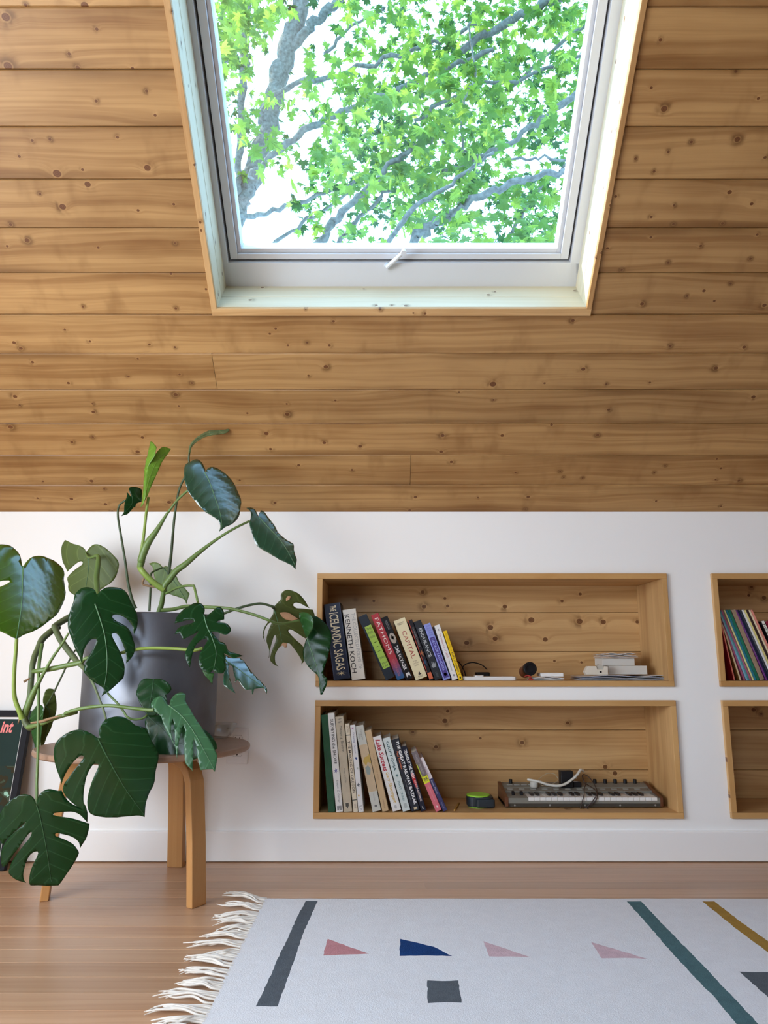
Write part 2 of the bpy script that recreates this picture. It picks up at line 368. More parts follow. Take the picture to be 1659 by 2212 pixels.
# the other roof slope, behind the viewer, with its roof window opening
M2 = Matrix(((-1, 0, 0, 0), (0, math.cos(SLOPE), math.sin(SLOPE), 2 * RIDGE_Y - WALL_Y), (0, math.sin(SLOPE), -math.cos(SLOPE), WALL_TOP), (0, 0, 0, 1)))
mb = MB(); W0, W1, S0, S1 = 0.6, 1.9, 0.75, 1.95
for (x0, x1, s0, s1) in ((-X_R - .05, W0, -.1, S_RIDGE), (W1, -X_L + .05, -.1, S_RIDGE), (W0, W1, -.1, S0), (W0, W1, S1, S_RIDGE)):
    mb.box((x0, s0, -0.16), (x1, s1, 0))
slope2 = struct(mb.build('ceiling', PINE)); slope2.matrix_world = M2; set_knots(slope2, [], 14)
mb = MB()
for (x0, x1, s0, s1) in ((W0, W0 + .07, S0, S1), (W1 - .07, W1, S0, S1), (W0, W1, S0, S0 + .07), (W0, W1, S1 - .07, S1)): mb.box((x0, s0, -.15), (x1, s1, -.09))
w3 = struct(mb.build('window_3', VINYL)); w3.matrix_world = M2
MB().box((W0 + .07, S0 + .07, -.125), (W1 - .07, S1 - .07, -.12)).build('pane', GLASS, w3)

# walls
def gable(name, xa, xb, hole=None):
    mb = MB()
    ys = [Y_F, RIDGE_Y, WALL_Y + .03]
    if hole: ys += [hole[0], hole[1]]
    ys = sorted(ys)
    for a, b_ in zip(ys[:-1], ys[1:]):
        if b_ - a < 1e-4: continue
        za, zb = roof_z(a) + .03, roof_z(b_) + .03
        if hole and hole[0] <= a and b_ <= hole[1]:
            mb.prism([(a, 0), (b_, 0), (b_, hole[2]), (a, hole[2])], xa, xb, 'X'); mb.prism([(a, hole[3]), (b_, hole[3]), (b_, zb), (a, za)], xa, xb, 'X')
        else: mb.prism([(a, -.02), (b_, -.02), (b_, zb), (a, za)], xa, xb, 'X')
    return struct(mb.build(name, PAINT))
GH = (-0.60, 1.50, 0.30, 1.60)
gable('wall_left', X_L - .12, X_L, GH); gable('wall_right', X_R, X_R + .12)
mb = MB()
for (a, b_, c, d) in ((GH[0], GH[0] + .06, GH[2], GH[3]), (GH[1] - .06, GH[1], GH[2], GH[3]), (GH[0], GH[1], GH[2], GH[2] + .06), (GH[0], GH[1], GH[3] - .06, GH[3])): mb.box((X_L - .1, a, c), (X_L - .03, b_, d))
w2 = struct(mb.build('window_2', VINYL)); MB().box((X_L - .07, GH[0] + .06, GH[2] + .06), (X_L - .065, GH[1] - .06, GH[3] - .06)).build('pane', GLASS, w2)
struct(MB().box((X_L, Y_F - .12, 0), (X_R, Y_F, WALL_TOP + .1)).build('wall_front', PAINT))
SH = [(-0.250, 1.012), (1.175, 2.437)]; SZ = [(0.139, 0.530), (0.577, 0.976)]
mb = MB(); xs = [X_L, SH[0][0], SH[0][1], SH[1][0], SH[1][1], X_R]; zs = [0, SZ[0][0], SZ[0][1], SZ[1][0], SZ[1][1], WALL_TOP + .02]
for i in range(5):
    for j in range(5):
        if i in (1, 3) and j in (1, 3): continue
        mb.box((xs[i], WALL_Y, zs[j]), (xs[i + 1], WALL_Y + BACK_T, zs[j + 1]))
struct(mb.build('wall_back', PAINT))
struct(MB().prism([(WALL_Y, 0.004), (WALL_Y - .014, 0.004), (WALL_Y - .014, 0.096), (WALL_Y - .012, 0.0985), (WALL_Y, 0.0985)], X_L, X_R, 'X').build('baseboard_back', TRIM_W))

# floor boards
floor = struct(MB().box((X_L - .1, Y_F - .1, -.12), (X_R + .1, WALL_Y + .35, -.02)).build('floor', DARK_GAP))
FW = 0.0785; yb = 2.487 + 3 * FW; r = 0
jx = {3: [on_z(915, 1893, 0).x], 5: [on_z(1190, 1942, 0).x, -1.4]}
while yb > Y_F:
    ym = yb - FW / 2
    if r in jx: c = sorted(jx[r])
    elif ym > 1.45: c = [random.choice((-1.9, -1.6, 1.5, 2.1))]
    else: c = [random.uniform(-2.0, 2.4)]
    e = [X_L] + c + [X_R]
    for a, b_ in zip(e[:-1], e[1:]):
        board('plank', floor, FIR, b_ - a - .0005, FW - .0006, 0.02, Matrix.Translation((a, ym, random.uniform(-.0002, 0))), ch=0.0006)
    yb -= FW; r += 1

# ------------------------------------------------------------------ skylight (window_1)
win = MB()
FO = 0.160                                   # frame face sits this deep behind the ceiling face
rail_s = on_ceil(866, 567.5, FO)[1]; fb_s = on_ceil(866, 612, FO)[1]
fl = on_ceil(416.5, 0, FO)[0]; fr_ = on_ceil(1321.5, 0, FO)[0]
win.box((IN_X0 - .002, IN_S0 - .03, -.24), (IN_X1 + .002, rail_s, -FO))                 # sill rail with the hardware cover
win.box((IN_X0 - .002, IN_S0, -.24), (fl, IN_S1, -FO)); win.box((fr_, IN_S0, -.24), (IN_X1 + .002, IN_S1, -FO))
win.box((IN_X0 - .002, IN_S1 - .05, -.24), (IN_X1 + .002, IN_S1 + .03, -FO))
window = struct(win.build('window_1', VINYL, bevel=.002)); window.matrix_world = CEIL_M
mb = MB()                                    # stepped bead beside the frame, shadow gap
g = 0.006
mb.box((fl, rail_s, -.236), (fl + g, IN_S1 - .05, -.200)); mb.box((fr_ - g, rail_s, -.236), (fr_, IN_S1 - .05, -.200)); mb.box((fl, rail_s, -.236), (fr_, rail_s + g, -.200)); mb.box((fl, IN_S1 - .05 - g, -.236), (fr_, IN_S1 - .05, -.200))
mb.build('gasket', GASKET, window)
SO = 0.172                                   # sash face
gl = on_ceil(455, 0, SO + .012)[0]; gr = on_ceil(1281, 0, SO + .012)[0]; gb = on_ceil(866, 537, SO + .012)[1]; gt = IN_S1 - .10
a0, a1, b0, b1 = fl + g, fr_ - g, rail_s + g, IN_S1 - .05 - g
sash = MB()
for (x0, x1, s0, s1) in ((a0, gl - .012, b0, b1), (gr + .012, a1, b0, b1), (gl - .012, gr + .012, b0, gb - .012), (gl - .012, gr + .012, gt + .012, b1)): sash.box((x0, s0, -.235), (x1, s1, -SO))
for (x0, x1, s0, s1) in ((gl - .012, gl, gb - .012, gt + .012), (gr, gr + .012, gb - .012, gt + .012), (gl, gr, gb - .012, gb), (gl, gr, gt, gt + .012)): sash.box((x0, s0, -.235), (x1, s1, -SO - .012))
sash.build('sash', VINYL, window, bevel=.0012)
MB().box((gl, gb, -.205), (gr, gt, -.199)).build('pane', GLASS, window)
# crank handle lying across the sash
hx, hs = on_ceil(836, 577, FO - .012); hx2, hs2 = on_ceil(872, 544, FO - .022)
crank = MB().tube([(hx, hs, -FO - .004), (hx, hs, -FO + .012)], [.010, .009], 12)
crank.tube([(hx, hs, -FO + .012), ((hx + hx2) / 2, (hs + hs2) / 2, -FO + .020), (hx2, hs2, -FO + .022)], [.0078, .0065, .0055], 10)
crank.tube([(hx2, hs2, -FO + .016), (hx2, hs2, -FO + .034)], [.0075, .0085], 12)
crank.build('crank_handle', VINYL, window, smooth=True)
# reveal: two pale boards deep on each side, then the stained casing strips
RM = {'X': PINE_P}
def reveal(x0, x1, s0, s1, z0, z1, horizontal):
    L = (x1 - x0) if horizontal else (s1 - s0)
    if horizontal: M = basis((x0, s0 if s0 < 1 else s1, (z0 + z1) / 2), (1, 0, 0), (0, 0, 1)); face = 0
    th = 0.017
    m = MB().prism([(-(z1 - z0) / 2, -th / 2), ((z1 - z0) / 2, -th / 2), ((z1 - z0) / 2, th / 2 - .002), ((z1 - z0) / 2 - .002, th / 2), (-(z1 - z0) / 2 + .002, th / 2), (-(z1 - z0) / 2, th / 2 - .002)], 0, L, 'X')
    if horizontal: M = basis((x0, (s0 + s1) / 2, (z0 + z1) / 2), (1, 0, 0), (0, 0, 1) if s0 > 1 else (0, 0, -1))
    else: M = basis(((x0 + x1) / 2, s0, (z0 + z1) / 2), (0, 1, 0), (0, 0, 1) if x0 < 0 else (0, 0, -1))
    o = m.build('reveal_board', PINE_P, window, matrix=M); random_knots(o, L, .06, 5, 8, .003, .006)
for z0, z1 in ((-.0775, -.004), (-.165, -.0785)):
    reveal(SKY_X0, IN_X0, SKY_S0, SKY_S1, z0, z1, False); reveal(IN_X1, SKY_X1, SKY_S0, SKY_S1, z0, z1, False)
    reveal(IN_X0, IN_X1, IN_S0 - .017, IN_S0, z0, z1, True); reveal(IN_X0, IN_X1, IN_S1, IN_S1 + .017, z0, z1, True)
for (x0, x1, s0, s1, hz) in ((SKY_X0, IN_X0, SKY_S0 + .022, SKY_S1, 0), (IN_X1, SKY_X1, SKY_S0 + .022, SKY_S1, 0), (SKY_X0, SKY_X1, SKY_S0, IN_S0, 1), (SKY_X0, SKY_X1, IN_S1, SKY_S1, 1)):
    L, w_ = ((x1 - x0), (s1 - s0)) if hz else ((s1 - s0), (x1 - x0))
    M = Matrix.Translation((x0, (s0 + s1) / 2, .009)) if hz else basis(((x0 + x1) / 2, s0, .009), (0, 1, 0), (-1, 0, 0))
    o = board('casing_strip', window, PINE_S, L - .0006, w_, .013, M, ch=.001); random_knots(o, L, w_, 4, 8, .002, .005)

# ------------------------------------------------------------------ built-in shelves
PINE_SZ = wood('pine_shelf_upright', (0.62, 0.385, 0.17), (0.39, 0.20, 0.068), slots=8, contrast=0.8, blotch=0.35, axis='Z')
FY, BY, TB = WALL_Y - .015, 2.985, 0.0195
labels = {(0, 1): 'upper pine wall niche holding tall books and white gadgets', (0, 0): 'lower pine wall niche holding books and the small synthesizer',
          (1, 1): 'upper pine wall niche full of thin picture books, cut by the photo edge', (1, 0): 'empty lower pine wall niche, cut by the photo edge'}
SHELF_KN = [(565,232,9),(663,225,15),(578,280,13),(630,272,9),(680,265,13),(735,240,7),(810,198,16),(803,248,8),(860,268,13),(905,250,8),(983,203,16),(980,248,7),(1068,205,14),(1190,205,10),(420,98,11),(500,120,8),(510,148,9),(570,125,7),(715,150,12),(425,150,12),(985,105,9),(920,130,9),(245,130,8),(893,345,7),(990,350,7),(510,525,9),(500,560,13),(940,567,9),(468,653,10),(777,638,11),(627,622,7),(385,600,8),(1075,725,12),(1110,748,12),(1600,80,8),(1645,118,12),(1590,110,8),(1607,520,11),(1635,535,7)]
back_lines = {1: [0.700, 0.852], 0: [0.259, 0.405]}
for i in (0, 1):
    for j in (0, 1):
        x0, x1 = SH[i]; z0, z1 = SZ[j]
        root = empty('wall_shelf', (x0, FY, z0)); tag(root, labels[(i, j)], 'shelf', 'built-in pine niches in the white wall')
        w, h, d = x1 - x0, z1 - z0, BY - FY
        def bd(name, lo, hi, mats, along):
            m = MB().box(lo, hi); m.mi = [1 if k == 2 else 0 for k in range(6)]
            o = m.build(name, mats, root, bevel=.0012); random_knots(o, w if along else h, .2, 4, 8, .004, .008); return o
        bd('top_board', (0, 0, h - TB), (w, d, h), [PINE_S, EDGE_X], True)
        bd('bottom_board', (0, 0, 0), (w, d, TB), [PINE_S, EDGE_X], True)
        bd('side_board', (0, .0005, TB), (TB, d, h - TB), [PINE_SZ, EDGE_Z], False)
        bd('side_board', (w - TB, .0005, TB), (w, d, h - TB), [PINE_SZ, EDGE_Z], False)
        zz = [z0 - .01] + back_lines[j] + [z1 + .01]
        for za, zb in zip(zz[:-1], zz[1:]):
            o = board('back_plank', root, PINE_S, w, zb - za - .0016, .014, basis((0, d, (za + zb) / 2 - z0), (1, 0, 0), (0, 0, 1)), slots=8, ch=.0015)
            ks = []
            for (qx, qy, qr) in SHELF_KN:
                p = on_y(660 + qx * .6022, 1220 + qy * .6022, BY)
                if x0 < p.x < x1 and za < p.z < zb: ks.append((p.x - x0, p.z - (za + zb) / 2, qr * .00105 * .62))
            set_knots(o, ks, 8)
        MB().box((-.005, d + .013, -.02), (w + .005, d + .02, h + .02)).build('back_panel', DARK_GAP, root)

# ------------------------------------------------------------------ maple tree outside
BARK = P('maple_bark', (0.15, 0.16, 0.14), 0.95, spec=.1, bump=(30, 0.8), var=(34, 0.9))
def leaf_mat(name, col, trans, rough=0.45, spec=0.4, wt=0.5, var=0.25):
    m, N, L, b = new_mat(name); out = N['Material Output']
    info = N.new('ShaderNodeObjectInfo'); tc = N.new('ShaderNodeTexCoord')
    n = N.new('ShaderNodeTexNoise'); n.inputs['Scale'].default_value = 2.4; L.new(tc.outputs['Object'], n.inputs['Vector'])
    hv = N.new('ShaderNodeHueSaturation'); hv.inputs['Color'].default_value = (*col, 1)
    L.new(math_node(N, L, 'ADD', math_node(N, L, 'MULTIPLY', n.outputs['Fac'], 2 * var), 1 - var), hv.inputs['Value'])
    L.new(hv.outputs[0], b.inputs['Base Color']); b.inputs['Roughness'].default_value = rough; b.inputs['Specular IOR Level'].default_value = spec
    t = N.new('ShaderNodeBsdfTranslucent'); t.inputs['Color'].default_value = (*trans, 1)
    mx = N.new('ShaderNodeMixShader'); mx.inputs['Fac'].default_value = wt; L.new(b.outputs[0], mx.inputs[1]); L.new(t.outputs[0], mx.inputs[2])
    L.new(mx.outputs[0], out.inputs['Surface']); return m
MAPLE = [leaf_mat('maple_leaf_mid', (0.075, 0.165, 0.032), (0.13, 0.28, 0.035)), leaf_mat('maple_leaf_light', (0.14, 0.25, 0.040), (0.30, 0.46, 0.05)), leaf_mat('maple_leaf_shaded', (0.025, 0.080, 0.025), (0.03, 0.11, 0.02))]  # last tone: dimmer light inside the crown, put into a darker leaf colour
SEED = leaf_mat('maple_seed', (0.30, 0.42, 0.06), (0.45, 0.60, 0.10))
half = [(0.0, -.10), (.10, -.16), (.30, -.30), (.27, -.12), (.52, -.06), (.36, .08), (.62, .34), (.36, .30), (.34, .42), (.16, .34), (.20, .55), (.10, .62), (0.0, .95)]
outl = half + [(-x, y) for x, y in half[-2:0:-1]]
def maple_mesh(name, mat, cup):
    me = bpy.data.meshes.new(name)
    vs = [(0, .15, 0.03)] + [(x, y, -cup * (x * x * 1.6 + (y - .15) ** 2 * .5)) for x, y in outl]
    n = len(outl); me.from_pydata(vs, [], [(0, 1 + i, 1 + (i + 1) % n) for i in range(n)]); me.materials.append(mat); return me
LEAF_M = [maple_mesh('leaf', m, c) for m in MAPLE for c in (.25, .6)]
rt = random.Random(21)
tree = empty('maple_tree', on_y(505, 620, 6.6)); tree.location.z = -2.6
tag(tree, 'lichen-grey maple tree in full green leaf seen through the skylight', 'tree')
TI = tree.matrix_basis.inverted() if False else Matrix.Translation(-Vector(tree.location))
def limb(name, pts, Ys, w0, w1, parent=tree, bumps=True):
    """Branch through measured pixels at given distances; w in px at that distance."""
    P3 = []; R = []
    Q = spline([(x, y, Y) for (x, y), Y in zip(pts, Ys)], 7)
    for i, (x, y, Y) in enumerate(Q):
        p = on_y(x, y, Y); t = i / (len(Q) - 1); dist = (p - Vector((0, 0, CAM_H))).length
        P3.append(TI @ (p + Vector((rt.gauss(0, .012), rt.gauss(0, .012), rt.gauss(0, .012))))); R.append(max(.004, .88 * (w0 + (w1 - w0) * t) / 2 * dist / FOC * rt.uniform(.88, 1.14)))
    return MB().tube(P3, R, 9).build(name, BARK, parent, smooth=True, angle=80)
base = on_y(470, 660, 6.8)
trunk = MB().tube([TI @ Vector((base.x - .25, 6.9, -2.6)), TI @ Vector((base.x - .12, 6.85, .6)), TI @ base, TI @ on_y(500, 500, 6.7)], [.24, .19, .12, .105], 12).build('trunk', BARK, tree, smooth=True, angle=80)
limb('branch', [(500, 500), (520, 430), (552, 360), (582, 260), (606, 150), (640, 50), (662, -60)], [6.7, 6.65, 6.6, 6.5, 6.4, 6.3, 6.2], 46, 36)
limb('branch', [(503, 470), (514, 380), (522, 250), (527, 120), (531, 0), (540, -90)], [6.6, 6.5, 6.4, 6.3, 6.2, 6.1], 15, 17)
limb('branch', [(598, 165), (640, 90), (690, 40), (740, -10), (780, -60)], [6.4, 6.3, 6.2, 6.1, 6.0], 20, 16)
limb('branch', [(478, 150), (500, 70), (516, -20)], [7.2, 7.1, 7.0], 22, 18)
for pts, Ys, w0, w1 in (
    ([(600, 690), (686, 535), (730, 470), (790, 410), (860, 340), (930, 300)], [6.6, 6.2, 6.1, 6.0, 5.9, 5.8], 24, 8),
    ([(640, 690), (728, 528), (790, 455), (840, 405)], [6.4, 6.3, 6.2, 6.1], 14, 6),
    ([(780, 650), (846, 510), (905, 440), (985, 390), (1060, 330)], [6.0, 5.8, 5.7, 5.6, 5.5], 14, 7),
    ([(800, 680), (888, 527), (940, 485), (985, 455), (1065, 412), (1150, 385), (1240, 366)], [6.2, 5.9, 5.8, 5.7, 5.6, 5.5, 5.4], 24, 12),
    ([(515, 470), (600, 450), (690, 424), (770, 390)], [6.7, 6.6, 6.5, 6.4], 11, 7),
    ([(545, 380), (630, 300), (735, 245), (860, 190), (960, 150), (1060, 110)], [6.6, 6.5, 6.4, 6.3, 6.2, 6.1], 15, 9),
    ([(560, 250), (620, 190), (755, 152), (880, 112), (960, 88), (1040, 50)], [6.5, 6.4, 6.3, 6.2, 6.1, 6.0], 12, 7),
    ([(960, 370), (1065, 330), (1160, 265), (1255, 196), (1330, 160)], [6.0, 5.9, 5.8, 5.7, 5.6], 9, 16),
    ([(1000, 110), (1090, 50), (1150, 25), (1230, -20)], [6.2, 6.1, 6.0, 5.9], 14, 18),
    ([(1110, 346), (1180, 344), (1250, 350)], [5.6, 5.6, 5.6], 5, 6),
    ([(1095, 522), (1120, 475), (1170, 405), (1230, 350)], [6.5, 6.4, 6.3, 6.2], 9, 6),
    ([(1100, 190), (1190, 110), (1275, 50)], [6.4, 6.3, 6.2], 6, 8),
    ([(700, 120), (760, 60), (830, 20)], [6.8, 6.7, 6.6], 7, 5),
    ([(560, 560), (640, 490), (720, 440), (760, 420)], [7.0, 6.9, 6.8, 6.7], 9, 5),
    ([(900, 260), (1000, 200), (1120, 170), (1260, 120)], [6.3, 6.2, 6.1, 6.0], 8, 6),
    ([(1000, 330), (1000, 240), (1030, 150), (1010, 60)], [6.0, 6.0, 6.0, 6.0], 6, 4)):
    limb('branch', pts, [Y_ - .55 for Y_ in Ys], w0, w1)
BL = [(900, 330, 200, 140, 1.0), (1060, 170, 170, 140, .9), (1200, 60, 90, 80, .6), (760, 370, 120, 80, .75), (960, 450, 150, 70, .65), (1150, 420, 120, 80, .55), (1190, 270, 60, 60, .5), (800, 150, 110, 80, .4), (880, 50, 120, 60, .35),
      (700, 230, 70, 60, .30), (650, 310, 50, 40, .3), (500, 60, 50, 90, .9), (480, 210, 25, 90, .6), (570, 30, 50, 50, .5), (515, 280, 30, 60, .4), (640, 430, 60, 45, .4), (760, 490, 90, 45, .4), (570, 515, 60, 25, .25), (1120, 525, 160, 28, .9), (1230, 150, 50, 110, .5), (1000, 520, 90, 28, .3), (960, -120, 420, 110, .55), (520, -140, 120, 110, .6), (230, 220, 170, 240, .5), (1520, 240, 190, 240, .6)]
HOLE = [(1130, 75, 55, 22), (690, 70, 70, 45), (600, 420, 60, 70), (735, 250, 45, 35), (1110, 262, 35, 12), (590, 490, 60, 30), (770, 455, 25, 20), (1130, 390, 22, 12), (800, 50, 30, 22), (1080, 505, 40, 14), (660, 500, 40, 22)]
def dens(x, y):
    d = .05 if y < 430 or x > 900 else .02
    for cx, cy, rx, ry, w in BL:
        q = ((x - cx) / rx) ** 2 + ((y - cy) / ry) ** 2
        d = max(d, w * math.exp(-q * .8))
    for cx, cy, rx, ry in HOLE:
        q = ((x - cx) / rx) ** 2 + ((y - cy) / ry) ** 2
        d *= 1 - .93 * math.exp(-q)
    return d
spots = []
while len(spots) < 8800:
    x, y = rt.uniform(60, 1740), rt.uniform(-260, 560)
    if rt.random() < dens(x, y):
        Y = rt.uniform(5.0, 7.2); nleaf = rt.randint(2, 4)
        for _ in range(nleaf):
            spots.append((x + rt.gauss(0, 10), y + rt.gauss(0, 9), Y + rt.uniform(-.12, .12)))
spots.sort(key=lambda s: s[2])
near = [s for s in spots if 430 < s[0] < 1290 and 0 < s[1] < 545][:290]; nearset = set(near)
def leaf_matrix(x, y, Y):
    p = TI @ on_y(x, y, Y); sz = rt.uniform(.055, .115) * (1.15 if Y < 5.6 else 1)
    e = Euler((rt.gauss(math.radians(-25), .5), rt.gauss(0, .5), rt.uniform(0, 6.28)))
    return Matrix.Translation(p) @ e.to_matrix().to_4x4() @ Matrix.Scale(sz, 4)
for (x, y, Y) in near:
    o = bpy.data.objects.new('leaf', LEAF_M[rt.choice((0, 0, 1, 2, 3, 3))]); COL.objects.link(o); o.parent = tree; o.matrix_local = leaf_matrix(x, y, Y)
V = []; F = []; MI = []
for s in spots:
    if s in nearset: continue
    k = rt.choice((0, 1, 1, 2, 3, 4, 5, 4)) if s[2] > 5.8 else rt.choice((0, 1, 2, 3)); M = leaf_matrix(*s); me = LEAF_M[k]; o0 = len(V)
    V += [M @ v.co for v in me.vertices]; F += [[i + o0 for i in p.vertices] for p in me.polygons]; MI += [k // 2] * len(me.polygons)
me = bpy.data.meshes.new('foliage'); me.from_pydata(V, [], F)
for m in MAPLE: me.materials.append(m)
me.polygons.foreach_set('material_index', MI)
fo = bpy.data.objects.new('foliage', me); COL.objects.link(fo); fo.parent = tree; fo['kind'] = 'stuff'
# hanging winged seeds
sm = MB(); prof = [(0, 0), (.18, -.1), (.26, -.45), (.16, -.95), (.02, -1.0), (-.04, -.5)]
sm.add([(x, 0.05, z) for x, z in prof] + [(x, -.05, z) for x, z in prof], [list(range(6)), list(range(6, 12))[::-1]] + [[i, (i + 1) % 6, (i + 1) % 6 + 6, i + 6] for i in range(6)])
sm0 = sm.build('winged_seed', SEED, tree); sme = sm0.data
SP = [(535, 80), (543, 120), (613, 195), (626, 215), (636, 210), (770, 200), (798, 250), (826, 260), (832, 300), (900, 230), (902, 222), (800, 340), (812, 362), (815, 330), (860, 405), (868, 395), (1010, 300), (1014, 325), (1030, 350), (1024, 330), (1036, 335), (635, 395), (628, 385), (955, 455), (560, 375), (690, 230), (1200, 190), (1235, 120), (905, 40), (995, 65), (506, 340), (870, 490), (740, 520), (1110, 95), (765, 245), (845, 385)]
for i, (x, y) in enumerate(SP):
    o = sm0 if i == 0 else bpy.data.objects.new('winged_seed', sme)
    if i: COL.objects.link(o); o.parent = tree
    o.matrix_local = Matrix.Translation(TI @ on_y(x, y, 4.95)) @ Euler((rt.uniform(-.3, .3), rt.uniform(-.5, .5), rt.uniform(0, 3))).to_matrix().to_4x4() @ Matrix.Scale(.085, 4)
# ------------------------------------------------------------------ side table
TZ = 0.415; TC = Vector((-0.738, 2.392, 0)); TR = 0.316
table = empty('side_table', TC); tag(table, 'low round wooden side table with three bent legs under the plant', 'table')
MB().lathe([(0, TZ - .018), (TR - .006, TZ - .018), (TR - .001, TZ - .014), (TR, TZ - .009), (TR - .001, TZ - .003), (TR - .005, TZ), (0, TZ)], 72, close=False).build('tabletop', TABLE_TOP, table, smooth=True)
tt = table.children[0]
feet = [on_z(424, 1957, 0), on_z(380, 1872, 0), on_z(97, 1942, 0)]
for p in feet:
    d = Vector((p.x - TC.x, p.y - TC.y, 0)); rf = d.length; d.normalize(); tn = Vector((-d.y, d.x, 0))
    th = 0.024
    path = [(rf - .20, TZ - .030), (rf - .115, TZ - .030), (rf - .085, TZ - .033), (rf - .060, TZ - .043), (rf - .042, TZ - .061), (rf - .031, TZ - .087), (rf - .026, TZ - .12), (rf - .012, TZ * .40), (rf, 0.0)]
    inn = []; out = []
    for i, (r_, z_) in enumerate(path):
        a = path[max(i - 1, 0)]; b_ = path[min(i + 1, len(path) - 1)]; t = Vector((b_[0] - a[0], b_[1] - a[1])).normalized(); n_ = Vector((-t.y, t.x))
        out.append((r_ + n_.x * th / 2, z_ + n_.y * th / 2)); inn.append((r_ - n_.x * th / 2, z_ - n_.y * th / 2))
    out[-1] = (out[-1][0], 0); inn[-1] = (inn[-1][0], 0); hw = .0265
    vs = []
    for (o_, i_) in zip(out, inn):
        for (q, sgn) in ((o_, -1), (o_, 1), (i_, 1), (i_, -1)):
            vs.append(d * q[0] + tn * (hw * sgn) + Vector((0, 0, q[1])))
    fs = [[0, 1, 2, 3], [4 * len(path) - 4 + k for k in (3, 2, 1, 0)]]
    for i in range(len(path) - 1):
        for k in range(4): fs.append([4 * i + k, 4 * i + (k + 1) % 4, 4 * i + 4 + (k + 1) % 4, 4 * i + 4 + k])
    MB().add(vs, fs).build('leg', BIRCH, table, bevel=.0025)

# ------------------------------------------------------------------ the monstera
POT_M, Np, Lp, bp_ = new_mat('brushed_zinc')
bp_.inputs['Metallic'].default_value = 0.75; bp_.inputs['Roughness'].default_value = 0.38; bp_.inputs['Anisotropic'].default_value = 0.5
tcx = Np.new('ShaderNodeTexCoord'); mpx = Np.new('ShaderNodeMapping'); mpx.inputs['Scale'].default_value = (14, 14, 9); Lp.new(tcx.outputs['Object'], mpx.inputs['Vector'])
nz = Np.new('ShaderNodeTexNoise'); nz.inputs['Scale'].default_value = 2.0; nz.inputs['Detail'].default_value = 5; Lp.new(mpx.outputs[0], nz.inputs['Vector'])
mxp = Np.new('ShaderNodeMix'); mxp.data_type = 'RGBA'; mxp.inputs['A'].default_value = (0.115, 0.120, 0.135, 1); mxp.inputs['B'].default_value = (0.165, 0.170, 0.188, 1); Lp.new(nz.outputs['Fac'], mxp.inputs['Factor']); Lp.new(mxp.outputs['Result'], bp_.inputs['Base Color'])
SOIL = P('potting_soil', (0.035, 0.022, 0.014), 0.95, bump=(60, 0.8), var=(80, .5))
def plant_leaf_mat(name, col, trans, rough=0.22, wt=0.16, spec=.42, coat=0.0):
    m, N, L, b = new_mat(name); out = N['Material Output']
    at = N.new('ShaderNodeAttribute'); at.attribute_name = 'rib'          # x: along the midrib, y: distance from it (metres)
    sp = N.new('ShaderNodeSeparateXYZ'); L.new(at.outputs['Vector'], sp.inputs[0])
    ph = math_node(N, L, 'SUBTRACT', sp.outputs['X'], math_node(N, L, 'MULTIPLY', sp.outputs['Y'], 0.75))
    wv = math_node(N, L, 'SINE', math_node(N, L, 'MULTIPLY', ph, 2 * math.pi / 0.036))
    vein = smooth(N, L, wv, 0.93, 1.0)
    tc = N.new('ShaderNodeTexCoord'); n = N.new('ShaderNodeTexNoise'); n.inputs['Scale'].default_value = 9; L.new(tc.outputs['Object'], n.inputs['Vector'])
    c1 = N.new('ShaderNodeMix'); c1.data_type = 'RGBA'; c1.inputs['A'].default_value = (*[c * .8 for c in col], 1); c1.inputs['B'].default_value = (*[c * 1.25 for c in col], 1); L.new(n.outputs['Fac'], c1.inputs['Factor'])
    c2 = N.new('ShaderNodeMix'); c2.data_type = 'RGBA'; L.new(c1.outputs['Result'], c2.inputs['A']); c2.inputs['B'].default_value = (*[c * 1.9 + .01 for c in col], 1)
    L.new(math_node(N, L, 'MULTIPLY', vein, 0.55), c2.inputs['Factor'])
    L.new(c2.outputs['Result'], b.inputs['Base Color']); b.inputs['Roughness'].default_value = rough; b.inputs['Specular IOR Level'].default_value = spec; b.inputs['Coat Weight'].default_value = coat; b.inputs['Coat Roughness'].default_value = .12
    bp = N.new('ShaderNodeBump'); bp.inputs['Strength'].default_value = 0.3; bp.inputs['Distance'].default_value = 0.0014; bp.invert = True
    L.new(math_node(N, L, 'ADD', math_node(N, L, 'MULTIPLY', wv, 0.5), math_node(N, L, 'MULTIPLY', n.outputs['Fac'], .6)), bp.inputs['Height']); L.new(bp.outputs['Normal'], b.inputs['Normal'])
    t = N.new('ShaderNodeBsdfTranslucent'); t.inputs['Color'].default_value = (*trans, 1)
    mx = N.new('ShaderNodeMixShader'); mx.inputs['Fac'].default_value = wt; L.new(b.outputs[0], mx.inputs[1]); L.new(t.outputs[0], mx.inputs[2]); L.new(mx.outputs[0], out.inputs['Surface'])
    return m
L_DEEP = plant_leaf_mat('leaf_deep_green', (0.007, 0.035, 0.009), (0.03, 0.12, 0.01), wt=.10, spec=.26)
L_BLUE = plant_leaf_mat('leaf_glossy_green', (0.012, 0.060, 0.030), (0.04, 0.15, 0.03), rough=.20, wt=.10, spec=.9, coat=.7)
L_MID = plant_leaf_mat('leaf_mid_green', (0.022, 0.085, 0.018), (0.08, 0.25, 0.02), wt=.2)
L_BRIGHT = plant_leaf_mat('leaf_bright_green', (0.040, 0.115, 0.006), (0.16, 0.36, 0.01), rough=.18, wt=.22, spec=.9, coat=.8)
L_OLIVE = plant_leaf_mat('leaf_underside_olive', (0.095, 0.135, 0.030), (0.22, 0.32, 0.05), rough=.5, wt=.25)
